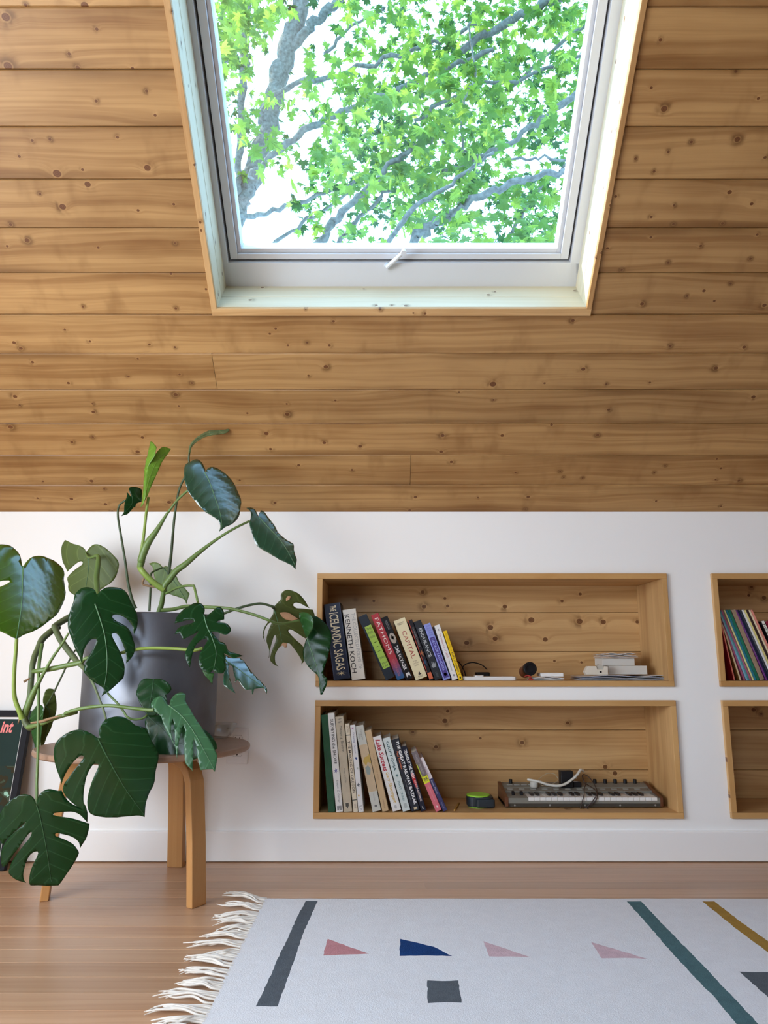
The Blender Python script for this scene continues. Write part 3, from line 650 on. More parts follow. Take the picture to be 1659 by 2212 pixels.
L_PALE = plant_leaf_mat('leaf_pale_green', (0.040, 0.120, 0.050), (0.10, 0.28, 0.08), rough=.3, wt=.15)
L_LIGHT = plant_leaf_mat('leaf_light_green', (0.13, 0.20, 0.055), (0.25, 0.40, 0.07), rough=.45, wt=.25)
L_NEW = plant_leaf_mat('leaf_new_lime', (0.16, 0.32, 0.035), (0.40, 0.62, 0.06), rough=.4, wt=.3)
L_GREY = plant_leaf_mat('leaf_back_grey_green', (0.15, 0.19, 0.085), (0.25, 0.33, 0.10), rough=.5, wt=.2)
L_BROWN = plant_leaf_mat('leaf_brown_green', (0.060, 0.078, 0.012), (0.16, 0.20, 0.02), rough=.45, wt=.2)
LEAF_EDGE = P('leaf_edge', (.03, .075, .02), .8, spec=.1)
DRY = P('dried_leaf_tan', (0.42, 0.235, 0.125), 0.8, var=(60, .3))
RIB = P('leaf_midrib', (0.085, 0.19, 0.085), 0.45)
RIB_D = P('leaf_midrib_deep', (0.030, 0.095, 0.035), 0.45)
ST_G = P('stalk_green', (0.115, 0.185, 0.045), 0.45, var=(25, .25)); ST_L = P('stalk_lime', (0.21, 0.30, 0.05), 0.45, var=(20, .2)); ST_D = P('stalk_dark', (0.045, 0.075, 0.028), 0.5, var=(25, .25))
ST_S = P('stem_olive', (0.105, 0.135, 0.055), 0.55, var=(30, .35), bump=(60, .3)); ST_B = P('stem_brown', (0.25, 0.15, 0.075), 0.7, var=(40, .3))

plant = empty('potted_monstera', (TC.x + .005, TC.y + .005, TZ)); tag(plant, 'sprawling monstera with split leaves in a grey metal pot on the side table', 'plant')
PI_ = Matrix.Translation(-Vector(plant.location))
PR, PH = 0.200, 0.392
MB().lathe([(0, .0), (PR - .022, .0), (PR - .008, .006), (PR - .001, .022), (PR + .001, .06), (PR + .003, PH - .004), (PR + .001, PH), (PR - .004, PH - .002), (PR - .006, PH - .04), (0, PH - .04)], 72, close=False).build('pot', POT_M, plant, smooth=True)
MB().lathe([(0, PH - .026), (.10, PH - .028), (PR - .0065, PH - .034), (PR - .0065, PH - .039), (0, PH - .039)], 40, close=False).build('soil', SOIL, plant, smooth=True)

FR = {'F1': (230, 900, .13261), 'F2': (380, 960, .16878), 'F3': (0, 1150, .16878), 'F4': (130, 1240, .12658), 'F5': (290, 1190, .12055), 'F6': (360, 1280, .14467), 'F7': (550, 1260, .11757), 'F8': (0, 1360, .12658), 'G1': (100, 1440, .15825), 'G2': (280, 1440, .13261), 'G3': (0, 1680, .13261), 'Z1': (0, 900, .4581), 'Z2': (0, 1400, .4581), 'PX': (0, 0, 1.0)}
def pix(fr, s):
    ox, oy, k = FR[fr]; return [(ox + float(a) * k, oy + float(b_) * k) for a, b_ in (t.split(',') for t in s.split())]
def inside(p, poly):
    x, y = p; c = False; j = len(poly) - 1
    for i in range(len(poly)):
        xi, yi = poly[i]; xj, yj = poly[j]
        if (yi > y) != (yj > y) and x < (xj - xi) * (y - yi) / (yj - yi) + xi: c = not c
        j = i
    return c
def leaf(fr, outline, rib, Yc, mat, tilt=12, yaw=0, hole=None, curl=1.2, wave=.0010, ribmat=None, name='leaf', parent=None, ribr=1.6, smooth_n=2):
    """A leaf blade: outline measured in the photo, stood up in its own tilted plane at distance Yc, then bent along its midrib."""
    poly = pix(fr, outline); rb = spline(pix(fr, rib), 6)
    if smooth_n > 1:                                     # soften the outline, keeping sharp tips
        q = []; n = len(poly)
        for i in range(n):
            a, b_, c, d = poly[i - 1], poly[i], poly[(i + 1) % n], poly[(i + 2) % n]
            def ang(u, v, w):
                A = Vector((v[0] - u[0], v[1] - u[1])); B = Vector((w[0] - v[0], w[1] - v[1]))
                return A.angle(B) if A.length > 1e-6 and B.length > 1e-6 else 0
            q.append(b_)
            if ang(a, b_, c) < 1.0 and ang(b_, c, d) < 1.0:
                q.append(tuple((-a[k] + 9 * b_[k] + 9 * c[k] - d[k]) / 16 for k in (0, 1)))
            else: q.append(((b_[0] + c[0]) / 2, (b_[1] + c[1]) / 2))
        poly = q
    holes = [pix(fr, h) for h in (hole or [])]
    x0, x1 = min(p[0] for p in poly), max(p[0] for p in poly); y0, y1 = min(p[1] for p in poly), max(p[1] for p in poly)
    st = max(5.0, min(9.0, (x1 - x0 + y1 - y0) / 40)); pts = list(poly); edges = [(i, (i + 1) % len(poly)) for i in range(len(poly))]
    for h in holes:
        o0 = len(pts); pts += h; edges += [(o0 + i, o0 + (i + 1) % len(h)) for i in range(len(h))]
    gy = y0; k = 0
    while gy < y1:
        gx = x0 + (st / 2 if k % 2 else 0)
        while gx < x1:
            if inside((gx, gy), poly): pts.append((gx, gy))
            gx += st
        gy += st * .87; k += 1
    V2, _, F2, *_ = delaunay_2d_cdt([Vector(p) for p in pts], edges, [], 0, 1e-4)
    F2 = [f for f in F2 if inside(((V2[f[0]].x + V2[f[1]].x + V2[f[2]].x) / 3, (V2[f[0]].y + V2[f[1]].y + V2[f[2]].y) / 3), poly) and not any(inside((sum(V2[i].x for i in f) / 3, sum(V2[i].y for i in f) / 3), h) for h in holes)]
    t, w = math.radians(tilt), math.radians(yaw)
    nrm = Vector((math.sin(w) * math.cos(t), -math.cos(w) * math.cos(t), math.sin(t)))
    C0 = on_y((x0 + x1) / 2, (y0 + y1) / 2, Yc)
    R3 = [on_plane(x, y, C0, nrm) for x, y in rb]
    cum = [0.0]
    for a, b_ in zip(R3[:-1], R3[1:]): cum.append(cum[-1] + (b_ - a).length)
    def place(x, y):
        p = on_plane(x, y, C0, nrm); bi, bd, bt, sg = 0, 1e9, 0, 1
        for i in range(len(R3) - 1):
            d = R3[i + 1] - R3[i]; u = max(0, min(1, (p - R3[i]).dot(d) / max(d.length_squared, 1e-12))); dd = (p - R3[i] - d * u).length
            if dd < bd: bi, bd, bt = i, dd, cum[i] + u * d.length
        off = -curl * bd * bd + wave * math.sin((bt - .75 * bd) * 2 * math.pi / .036) * min(1, bd / .02) - .35 * curl * max(0, bt - cum[-1] * .55) ** 2
        off += .012 * min(1, bd / .01) * 0
        return p + nrm * off, bt, bd
    vs = []; at = []
    for v in V2:
        p, bt, bd = place(v.x, v.y); vs.append(PI_ @ p); at.append((bt, bd, 0))
    me = bpy.data.meshes.new(name); me.from_pydata(vs, [], F2); me.materials.append(mat)
    a = me.attributes.new('rib', 'FLOAT_VECTOR', 'POINT'); a.data.foreach_set('vector', [c for q in at for c in q])
    bm = bmesh.new(); bm.from_mesh(me); bmesh.ops.delete(bm, geom=[v for v in bm.verts if not v.link_faces], context='VERTS')
    bm.normal_update()
    if sum((f.normal * f.calc_area() for f in bm.faces), Vector()).dot(nrm) < 0: bmesh.ops.reverse_faces(bm, faces=bm.faces)
    bm.to_mesh(me); bm.free(); me.polygons.foreach_set('use_smooth', [True] * len(me.polygons))
    o = bpy.data.objects.new(name, me); COL.objects.link(o); o.parent = parent or plant
    sd = o.modifiers.new('thickness', 'SOLIDIFY'); sd.thickness = .0009; sd.offset = -1; me.materials.append(LEAF_EDGE); sd.material_offset_rim = 1
    if ribr:
        n = len(rb); MB().tube([PI_ @ (place(x, y)[0] + nrm * .0006) for x, y in rb], [max(.0005, .0011 * ribr * (1 - .75 * i / n)) for i in range(n)], 6).build('midrib', ribmat or RIB, o, smooth=True, angle=80)
    return o
def stalk(name, segs, Ys, rad, mat, parent=None, seg=8):
    """Round stalk through measured pixels; Ys = distance at each key point (or one value), rad in px."""
    pts = []
    for fr, s in segs: pts += pix(fr, s)
    n = len(pts)
    if not isinstance(Ys, (list, tuple)): Ys = [Ys, Ys]
    if not isinstance(rad, (list, tuple)): rad = [rad, rad]
    def lerp(L_, t):
        q = t * (len(L_) - 1); i = min(int(q), len(L_) - 2); return L_[i] + (L_[i + 1] - L_[i]) * (q - i)
    keys = [(x, y, lerp(Ys, i / (n - 1)), lerp(rad, i / (n - 1))) for i, (x, y) in enumerate(pts)]
    Q = spline(keys, 6)
    return MB().tube([PI_ @ on_y(x, y, Y) for x, y, Y, r_ in Q], [max(.0008, r_ * Y / FOC) for x, y, Y, r_ in Q], seg).build(name, mat, parent or plant, smooth=True, angle=80)

# blades
leaf('F2', "372,350 380,325 355,270 330,225 285,185 240,185 190,210 130,240 108,310 112,400 125,480 160,585 220,675 290,770 380,860 470,915 530,960 565,1010 572,1060 556,1110 600,1080 640,1050 720,1015 790,950 822,880 832,800 846,730 830,650 790,570 750,480 690,410 610,345 520,295 440,288 400,315", "368,360 430,480 500,680 560,860 590,1040 562,1100", 2.30, L_BLUE, tilt=18, yaw=25)
leaf('Z1', "888,175 890,150 900,125 930,95 985,65 1040,62 1070,58 1085,45 1080,65 1055,80 1010,85 960,98 920,125 902,148 898,172", "893,172 900,140 930,105 985,80 1075,60", 2.40, L_GREY, tilt=30, yaw=10, curl=.5, ribr=.8)
leaf('F2', "905,805 960,805 1010,830 1040,880 1058,920 1065,880 1095,840 1140,870 1200,955 1260,1030 1300,1110 1340,1160 1420,1220 1505,1272 1512,1340 1530,1420 1552,1470 1540,1530 1535,1595 1500,1555 1440,1520 1330,1470 1240,1415 1140,1355 1045,1290 1010,1230 985,1150 955,1070 942,1000 958,940 960,880 945,840", "1062,930 1200,1080 1330,1220 1440,1380 1535,1560", 2.38, L_BLUE, tilt=18, yaw=22)
nl = leaf('F1', "690,780 740,690 800,610 860,530 920,482 980,485 1065,510 1020,580 960,660 900,750 850,870 800,980 760,1070 710,1180 670,1290 620,1380 620,1250 635,1080 655,920", "622,1370 660,1150 740,900 860,680 1050,520", 2.36, L_NEW, tilt=5, yaw=30, curl=3, ribr=.7, ribmat=ST_L)
leaf('F1', "670,400 700,395 740,430 785,490 780,560 765,640 720,720 690,790 660,900 640,1050 622,1250 618,1350 590,1440 550,1475 575,1400 590,1250 605,1050 615,880 635,720 660,580 668,480", "560,1465 600,1300 630,1000 680,700 700,420", 2.345, L_NEW, tilt=5, yaw=-45, curl=2, ribr=0, name='rolled_edge', parent=nl)
leaf('F1', "365,1180 390,1145 460,1138 540,1155 585,1180 585,1250 575,1380 520,1400 485,1420 470,1475 440,1480 400,1530 340,1590 290,1600 245,1618 285,1550 290,1450 310,1360 335,1290 330,1220 365,1260 400,1310 385,1250", "390,1220 420,1330 400,1450 260,1605", 2.44, L_DEEP, tilt=8, yaw=30, curl=4, ribr=.7, ribmat=RIB_D)
leaf('F3', "285,425 275,360 255,290 210,215 140,160 60,142 -20,140 -110,180 -180,280 -210,420 -225,560 -220,700 -190,900 -120,1080 -60,1190 0,1250 100,1300 215,1355 300,1310 430,1260 540,1200 640,1120 740,1040 800,940 850,830 865,740 850,640 838,580 848,510 830,440 780,390 700,340 640,325 580,300 500,290 420,310 360,350 320,400 305,428", "300,432 290,600 280,900 240,1200 215,1350", 2.12, L_BRIGHT, tilt=22, yaw=42, hole=["-120,690 -60,640 40,612 120,610 130,628 80,660 0,690 -60,722"], curl=1.0, ribr=2.2)
leaf('F3', "1100,250 1080,210 1020,170 920,145 860,115 805,97 770,150 752,220 760,300 775,380 810,440 845,505 870,480 930,430 990,385 1040,370 1058,385 1050,410 990,450 920,500 860,560 845,600 858,660 865,740 945,805 1000,790 1080,780 1180,770 1260,745 1340,690 1430,620 1480,510 1495,410 1470,340 1400,260 1340,200 1270,160 1210,152 1150,190", "1100,265 1135,330 1130,500 1090,740", 2.52, L_OLIVE, tilt=-8, yaw=-18, curl=.8)
leaf('F4', "625,350 600,280 540,240 480,222 400,225 320,265 245,360 225,470 175,600 140,720 125,850 140,960 180,1070 220,1180 260,1290 320,1400 370,1530 385,1420 408,1300 450,1210 520,1125 580,1105 620,1120 605,1180 570,1260 500,1380 440,1480 400,1650 440,1720 520,1800 620,1870 700,1920 740,1960 735,2020 700,2090 790,2030 880,1960 990,1860 1080,1770 1100,1650 1095,1540 1050,1400 1000,1280 930,1150 885,1060 880,1020 930,1003 990,1040 1050,1150 1100,1280 1130,1400 1128,1525 1200,1450 1260,1360 1278,1250 1270,1180 1240,1100 1210,1000 1150,910 1060,850 960,800 895,745 885,715 930,692 1020,700 1120,750 1200,830 1240,900 1250,970 1260,1025 1310,920 1328,780 1310,660 1260,560 1215,480 1180,380 1110,280 1020,235 900,218 790,225 700,275 650,330", "595,510 680,760 760,1050 800,1400 790,1700 745,1950", 2.10, L_DEEP, tilt=2, yaw=20, ribr=1.8)
leaf('F5', "245,230 320,205 400,210 460,240 510,295 560,272 610,290 680,340 740,420 780,510 800,560 880,640 990,770 950,880 930,955 900,880 840,845 700,800 600,760 520,680 440,600 380,530 350,440 340,330 310,270", "520,300 640,450 780,640 930,900", 2.50, L_LIGHT, tilt=-10, yaw=-10)
l9 = leaf('F6', "555,330 570,270 560,210 520,165 470,148 400,155 330,195 250,240 180,310 135,380 118,450 200,430 300,410 390,415 415,435 330,470 220,495 160,530 118,605 200,600 225,660 245,690 330,650 420,610 480,570 430,640 350,740 300,830 270,920 300,1020 345,1110 370,980 400,860 450,760 530,700 600,680 610,720 540,830 490,930 478,1040 520,1140 600,1190 650,1200 690,1150 720,1190 800,1205 850,1200 880,1130 872,1020 858,900 1000,978 1145,935 1040,905 925,870 890,790 840,740 800,735 760,690 700,620 670,580 760,590 850,625 910,620 955,570 955,520 900,460 820,445 740,445 780,415 860,395 860,300 835,240 800,210 740,225 680,280 600,345", "558,345 600,500 680,680 740,900 700,1150", 2.12, L_DEEP, tilt=20, yaw=12, curl=.9)
leaf('F6', "530,1160 620,1200 710,1195 690,1300 680,1370 620,1290 560,1230", "620,1180 660,1270 680,1360", 2.14, L_MID, tilt=0, ribr=0, name='curled_tip', parent=l9)
leaf('F6', "860,920 960,970 1095,975 1180,1050 1260,1170 1360,1280 1480,1400 1505,1450 1495,1515 1470,1460 1440,1415 1310,1435 1290,1510 1275,1510 1272,1440 1190,1452 1130,1390 1060,1300 1015,1345 1030,1290 1000,1200 985,1100 930,1070 930,1180 950,1290 990,1400 1030,1495 940,1440 870,1390 848,1340 850,1230 870,1150 880,1040", "880,1020 1000,1090 1200,1240 1460,1420", 2.17, L_BLUE, tilt=33, yaw=20, curl=.8)
l11 = leaf('F7', "360,420 420,360 480,290 480,220 510,165 570,125 640,122 720,145 810,190 880,260 940,340 1010,460 930,420 850,375 760,355 715,380 710,410 750,445 800,460 900,465 1075,488 1110,590 1060,660 1030,800 980,960 945,1020 860,970 760,900 670,850 630,850 620,880 680,960 780,1060 900,1170 890,1300 910,1440 860,1495 870,1440 820,1340 760,1250 700,1170 640,1105 600,1100 590,1180 550,1185 520,1140 470,1165 420,1230 380,1310 375,1400 390,1480 440,1530 380,1510 320,1460 285,1410 300,1300 340,1180 390,1060 395,990 380,950 355,970 330,1050 300,1150 280,1250 265,1380 258,1370 270,1230 215,1060 240,920 280,800 325,700 250,745 190,850 165,960 190,1075 152,990 155,890 190,790 250,705 290,640 340,560 345,490", "360,470 430,730 505,1070", 2.50, L_BROWN, tilt=-6, yaw=10, curl=.5)
for s in ("460,540 530,530 620,540 720,600 800,655 690,690 560,660 490,600", "578,330 575,280 610,240 670,235 650,290", "470,1165 520,1085 600,1098 592,1178 552,1185 520,1140", "480,280 490,235 530,205 570,215 540,255"):
    leaf('F7', s, s.split()[0] + ' ' + s.split()[3], 2.488, DRY, tilt=-6, yaw=10, curl=0, wave=0, ribr=0, name='dried_patch', parent=l11, smooth_n=2)
l12 = leaf('F7', "1020,580 1110,590 1200,640 1290,720 1370,850 1403,960 1390,1130 1360,1260 1330,1400 1280,1540 1258,1640 1275,1700 1325,1740 1335,1800 1310,1900 1260,2000 1235,2045 1205,2045 1190,1920 1180,1780 1160,1700 1100,1640 1010,1560 930,1450 890,1360 890,1260 905,1160 940,1050 965,1000 1060,820 1070,700 1040,630", "965,1010 1050,1260 1130,1500 1180,1700 1215,2000", 2.36, L_DEEP, tilt=10, yaw=-6, curl=1.5)
leaf('F7', "810,545 880,530 960,545 1030,600 1065,680 1072,740 1055,830 1000,935 945,1012 910,900 870,780 830,680", "820,680 900,700 950,1000", 2.34, L_MID, tilt=-5, yaw=-40, curl=2, ribr=0, name='curled_lobe', parent=l12)
leaf('G1', "715,965 715,900 735,810 790,740 870,700 970,683 1070,700 1150,750 1215,810 1345,850 1410,980 1480,1100 1530,1200 1520,1320 1490,1440 1480,1560 1450,1650 1410,1720 1370,1830 1350,1930 1342,2060 1280,2040 1160,2045 1020,2060 900,2070 720,2065 600,2030 560,1970 550,1860 570,1740 610,1600 660,1480 710,1370 710,1330 650,1330 590,1410 545,1510 515,1640 498,1770 500,1870 530,1930 545,2000 548,2050 480,1970 400,1930 320,1870 240,1790 205,1700 240,1600 290,1540 350,1450 430,1350 500,1260 508,1220 470,1215 400,1270 330,1350 270,1440 220,1540 175,1660 180,1600 160,1520 110,1380 88,1260 92,1130 120,1050 180,980 300,900 430,863 540,880 640,930 700,975", "710,985 780,1130 860,1280 950,1450 1100,1700 1330,2020", 2.02, L_DEEP, tilt=-4, yaw=14, ribmat=RIB_D, ribr=1.8)
leaf('G2', "625,630 610,580 570,510 520,478 450,490 390,530 345,600 350,650 400,720 480,780 520,830 550,930 590,1030 660,1150 710,1240 740,1300 760,1400 768,1510 780,1400 790,1290 810,1180 840,1060 850,980 880,960 905,1040 895,1130 890,1260 892,1400 910,1570 1010,1670 1020,1710 1025,1560 1040,1420 1035,1260 1040,1195 1060,1200 1085,1280 1100,1440 1150,1678 1250,1670 1350,1665 1388,1708 1410,1600 1428,1430 1390,1360 1340,1240 1270,1130 1170,980 1060,820 970,660 910,560 915,440 850,412 780,430 710,480 665,550 650,620", "635,630 800,760 930,900 1090,1140 1230,1400 1380,1680", 2.05, L_PALE, tilt=22, yaw=10, hole=["705,840 720,900 735,1050 738,1270 700,1190 670,1060 680,920"])
leaf('G2', "385,205 300,190 230,200 160,260 108,390 115,480 170,600 220,690 290,790 420,790 560,680 610,570 590,460 640,420 675,360 650,290 580,230 500,200 430,195", "390,210 370,400 330,600 300,780", 2.13, L_DEEP, tilt=18, yaw=0, ribmat=RIB_D, ribr=1)
leaf('G2', "290,800 245,890 270,1030 350,1220 440,1400 560,1490 700,1530 880,1530 1000,1515 1090,1495 1250,1420 1420,1335 1410,1250 1340,1140 1240,1040 1000,900 800,760 600,760 450,790", "300,810 520,1000 800,1250 1300,1300", 2.16, L_DEEP, tilt=14, yaw=0, ribmat=RIB_D, ribr=1)
leaf('G3', "590,440 575,390 540,325 480,285 390,272 290,300 190,360 90,440 20,540 -60,680 -110,850 -60,1000 20,1140 60,1060 130,980 240,880 330,798 415,724 420,732 330,812 190,930 90,1040 30,1150 -10,1250 -20,1400 0,1500 60,1480 110,1420 190,1290 280,1170 370,1040 450,930 500,885 520,895 490,970 420,1060 330,1170 240,1290 170,1400 120,1530 120,1610 200,1670 300,1715 410,1735 375,1700 365,1600 390,1470 430,1360 480,1270 550,1215 605,1203 620,1230 590,1310 540,1410 490,1530 465,1650 468,1750 500,1775 600,1770 900,1765 965,1745 1060,1610 1150,1480 1230,1350 1275,1250 1255,1190 1190,1100 1080,1030 980,985 900,950 895,920 930,905 1010,925 1120,955 1210,1005 1275,1080 1295,1165 1350,1080 1400,990 1440,800 1410,770 1300,725 1180,680 1050,650 930,630 862,605 880,580 960,572 1090,568 1200,580 1300,640 1405,760 1408,620 1385,560 1230,480 1130,420 1040,320 995,220 940,225 850,200 780,190 690,225 630,290 608,380", "600,450 650,620 720,950 780,1300 830,1700", 2.06, L_DEEP, tilt=-9, yaw=10, ribmat=RIB_D, ribr=1.6)
leaf('F8', "870,1010 920,1020 950,1130 970,1280 955,1430 910,1560 870,1690 800,1830 745,1990 700,2100 690,1900 700,1700 730,1500 750,1400 760,1310 735,1250 740,1150 780,1050 820,1015", "780,1310 840,1400 800,1700 705,2090", 2.48, L_OLIVE, tilt=-8, yaw=40)
leaf('F8', "640,1280 580,1330 555,1370 510,1400 495,1500 500,1560 530,1750 580,1960 600,2130 640,2060 690,1900 720,1600 745,1400 730,1320 690,1285", "745,1400 660,1600 610,2100", 2.45, L_MID, tilt=-4, yaw=-30)
# stalks, stems, sheaths
stalk('stem', [('F5', "440,1110 490,950 515,800 545,690")], [2.38, 2.36], [6, 5], ST_G)
stalk('leaf_stalk', [('F5', "540,700 400,610 270,500 150,370 110,310"), ('Z1', "658,705 665,650 678,560 690,450 700,380")], [2.36, 2.34, 2.35, 2.36], [6.5, 6.5, 6, 3.4, 3.0], ST_L)
stalk('leaf_stalk', [('F5', "170,420 110,300 130,180"), ('Z1', "668,670 695,600 740,535 790,455 840,390 890,345")], [2.35, 2.33, 2.32], [5, 8, 8.5, 3, 2.8], ST_G)
stalk('leaf_stalk', [('F5', "520,700 560,600 640,500 760,350"), ('Z1', "875,695 940,640 1020,580 1100,530 1178,492")], [2.36, 2.36, 2.38], [6, 7.5, 6.5, 3.2, 2.5], ST_G)
stalk('leaf_stalk', [('Z1', "795,745 808,640 820,500 835,390 850,330 880,270 895,240 890,200 893,172")], [2.44, 2.42, 2.41, 2.40], [3.6, 2.6, 2.4, 2.0], ST_D)
stalk('leaf_stalk', [('F5', "575,760 660,715 750,670 900,630 1040,625 1075,650 1140,920")], [2.36, 2.28, 2.14], [3, 2.8, 2.8], ST_G)
stalk('leaf_stalk', [('F5', "520,295 420,335 330,380 292,450 290,700 270,1080")], [2.48, 2.46, 2.44], [1.8, 2.2, 2.8], ST_D)
stalk('aerial_root', [('F5', "178,490 150,590 260,630 430,655")], [2.36, 2.37], [2.4, 2.2], ST_B)
stalk('leaf_stalk', [('F6', "-60,265 100,250 300,205 560,215 800,225 1000,250 1300,330 1540,420"), ('F7', "130,630 280,690 400,735 520,745 650,720 815,685")], [2.36, 2.25, 2.22, 2.26, 2.33], [4.5, 3.2, 2.9, 2.6], ST_G)
stalk('leaf_stalk', [('F6', "560,420 720,350 860,310 1050,240 1250,185 1420,165 1600,215"), ('F7', "280,410 330,440 362,475")], [2.40, 2.36, 2.40, 2.49], [2.6, 2.8, 2.6, 2.4], ST_D)
stalk('leaf_stalk', [('Z1', "640,905 625,870 605,790 590,680 570,560 556,470 562,420 592,394")], [2.47, 2.44], [4, 3.2, 2.6, 2.4, 2.2], ST_D)
stalk('leaf_stalk', [('F4', "900,1360 1040,1345 1280,1290 1500,1265"), ('F6', "0,832 280,850 400,865 540,830")], [2.13, 2.15, 2.14], [3.2, 3.4, 3.6], ST_L)
stalk('leaf_stalk', [('F3', "1100,262 1120,310 1160,325 1250,300"), ('F3', "1255,400 1235,560 1240,680 1255,800")], [2.51, 2.46, 2.40], [2, 2.2, 5, 6.5, 5], ST_G)
stalk('leaf_stalk', [('F8', "285,150 268,400 245,700 238,1000 260,1200 340,1420 380,1520")], [2.13, 2.16], [3.6, 4, 4.4, 4.8, 6.5], ST_L)
stalk('leaf_stalk', [('F8', "1170,60 1050,260 880,510 700,830 590,1040 500,1250 420,1450")], [2.14, 2.16, 2.17], [2.4, 3, 4, 7.5, 8], ST_G)
stalk('stem', [('F8', "1000,-50 860,40 720,170 650,330 590,460 550,640 530,900 500,1200 420,1480 480,1650 560,1660")], [2.34, 2.28, 2.22, 2.19, 2.18], [7, 7, 6.5, 6, 6, 7.5, 7], ST_S)
stalk('stem', [('F3', "1010,1020 880,1090 760,1160 690,1210")], [2.36, 2.30], [7, 6.5], ST_S)
stalk('stem', [('F3', "700,1210 760,1350 850,1480 960,1620"), ('F8', "1290,520 1440,660"), ('G1', "560,80 640,230 720,430 790,620 815,720")], [2.28, 2.20, 2.10, 2.06], [6.5, 6.5, 5, 2.6, 2.4], ST_S)
stalk('stem', [('F8', "720,250 690,420 665,620 655,900 655,1300 650,1800 645,2200"), ('G3', "600,60 600,250 598,445")], [2.22, 2.17, 2.12, 2.08], [4, 3.6, 3, 3], ST_G)
stalk('leaf_stalk', [('F8', "560,715 680,700 900,665 1150,610 1380,560"), ('F4', "400,1455 560,1410")], [2.18, 2.15], [4.5, 5.5, 5, 3], ST_G)
stalk('leaf_stalk', [('F8', "480,1665 560,1650 750,1590 1000,1490 1300,1410"), ('G1', "260,640 400,590 560,560 720,540 900,535 1150,565 1380,590 1470,590")], [2.17, 2.12, 2.08, 2.06], [5, 4.2, 3.6, 3.6], ST_G)
stalk('leaf_stalk', [('F8', "1285,350 1180,530 1080,740 930,1050 850,1200 775,1315")], [2.40, 2.47], [1.9, 2.0, 2.0], ST_D)
stalk('leaf_stalk', [('G1', "835,360 900,430 980,510 1060,620 1110,690 1200,722 1320,705 1375,660 1385,640")], [2.12, 2.10, 2.13], [2.4, 2.4, 2.2], ST_G)
stalk('aerial_root', [('F8', "510,830 460,860 410,890")], 2.17, [1.6, 2.6], ST_B)
stalk('aerial_root', [('F8', "340,1490 325,1550 310,1600")], 2.16, [2.2, 1.2], ST_B)
stalk('dry_sheath', [('F8', "530,1590 700,1570 850,1520 1050,1470")], [2.16, 2.10], [1.6, 3.0, 2.6, 1.0], ST_B)

# ------------------------------------------------------------------ glass bowl, outlet, framed print
bx = Vector((-0.55, 2.585, TZ + .0006)); bowl = MB().lathe([(0, 0), (.024, 0), (.034, .008), (.046, .026), (.053, .046), (.0515, .0465), (.044, .027), (.032, .0105), (.022, .003), (0, .003)], 40, close=False).build('bowl', BOWL_GLASS, smooth=True)
bowl.location = bx; tag(bowl, 'small clear glass bowl on the side table behind the metal pot', 'bowl')

pc = on_y(513.5, 1611, WALL_Y); pw, ph_ = .0745, .121
outlet = empty('wall_outlet', pc); tag(outlet, 'white double wall outlet behind the round side table', 'outlet')
MB().box((-pw / 2, -.006, -ph_ / 2), (pw / 2, 0, ph_ / 2)).build('cover_plate', WHITE, outlet, bevel=.003)
for sz in (.0205, -.0205):
    prof = [(x * .0165 + (0.0), z) for x, z in ((-1, -.008), (-.75, -.0145), (.75, -.0145), (1, -.008), (1, .008), (.75, .0145), (-.75, .0145), (-1, .008))]
    MB().prism([(p[0] * 1.045, p[1] * 1.045 + sz) for p in prof], -.0064, -.004, 'Y').build('socket_gap', P('socket_gap_grey', (.25, .25, .26), .7), outlet)
    s_ = MB().prism([(p[0], p[1] + sz) for p in prof], -.0085, -.004, 'Y').build('socket', WHITE, outlet, bevel=.0008)
    sl = MB(); sl.box((-.0088, -.0088, sz - .0005), (-.0060, -.0082, sz + .0090)); sl.box((.0062, -.0088, sz), (.0088, -.0082, sz + .0085)); sl.lathe([(0, 0), (.0032, 0), (.0032, .0006), (0, .0006)], 12, Matrix.Translation((0, -.0082, sz - .0075)) @ Matrix.Rotation(math.radians(90), 4, 'X'), close=False)
    sl.build('slot', BLACK, s_)
MB().lathe([(0, 0), (.0028, 0), (.002, .001), (0, .0012)], 12, Matrix.Translation((0, -.006, 0)) @ Matrix.Rotation(math.radians(90), 4, 'X'), close=False).build('screw', WHITE, outlet)

pb = on_z(15.5, 1879, 0); pt = on_y(73, 1536, WALL_Y - .018)
M = basis(pb, Vector((1, 0, 0)) - (pt - pb).normalized() * (pt - pb).normalized().x, pt - pb); PHt = (pt - pb).length; PWd = .42
M.translation = pb - M.to_3x3() @ Vector((PWd, 0, 0)) + Vector((0, 0, .0))
poster = empty('framed_print', matrix=M); tag(poster, 'black framed dark green print leaning on the wall behind the plant', 'picture')
fw = .021
mb = MB(); mb.box((0, 0, 0), (fw, PHt, .022)); mb.box((PWd - fw, 0, 0), (PWd, PHt, .022)); mb.box((fw, 0, 0), (PWd - fw, fw, .022)); mb.box((fw, PHt - fw, 0), (PWd - fw, PHt, .022)); mb.build('frame', P('frame_charcoal', (.016, .016, .020), .6, spec=.1), poster, bevel=.001)
MB().box((fw - .002, fw - .002, .004), (PWd - fw + .002, PHt - fw + .002, .008)).build('mount', PAPER_W, poster)
mt = .0075; split = PHt - .182
MB().box((fw + mt, split, .008), (PWd - fw - mt, PHt - fw - mt, .0085)).build('print_upper', P('print_green', (.026, .045, .040), .75, var=(9, .12), spec=.05), poster)
cm, N, L, b = new_mat('print_camouflage'); tc = N.new('ShaderNodeTexCoord'); n = N.new('ShaderNodeTexNoise'); n.inputs['Scale'].default_value = 19; n.inputs['Detail'].default_value = 3.5; L.new(tc.outputs['Object'], n.inputs['Vector'])
rp = N.new('ShaderNodeValToRGB'); rp.color_ramp.interpolation = 'CONSTANT'; e = rp.color_ramp.elements
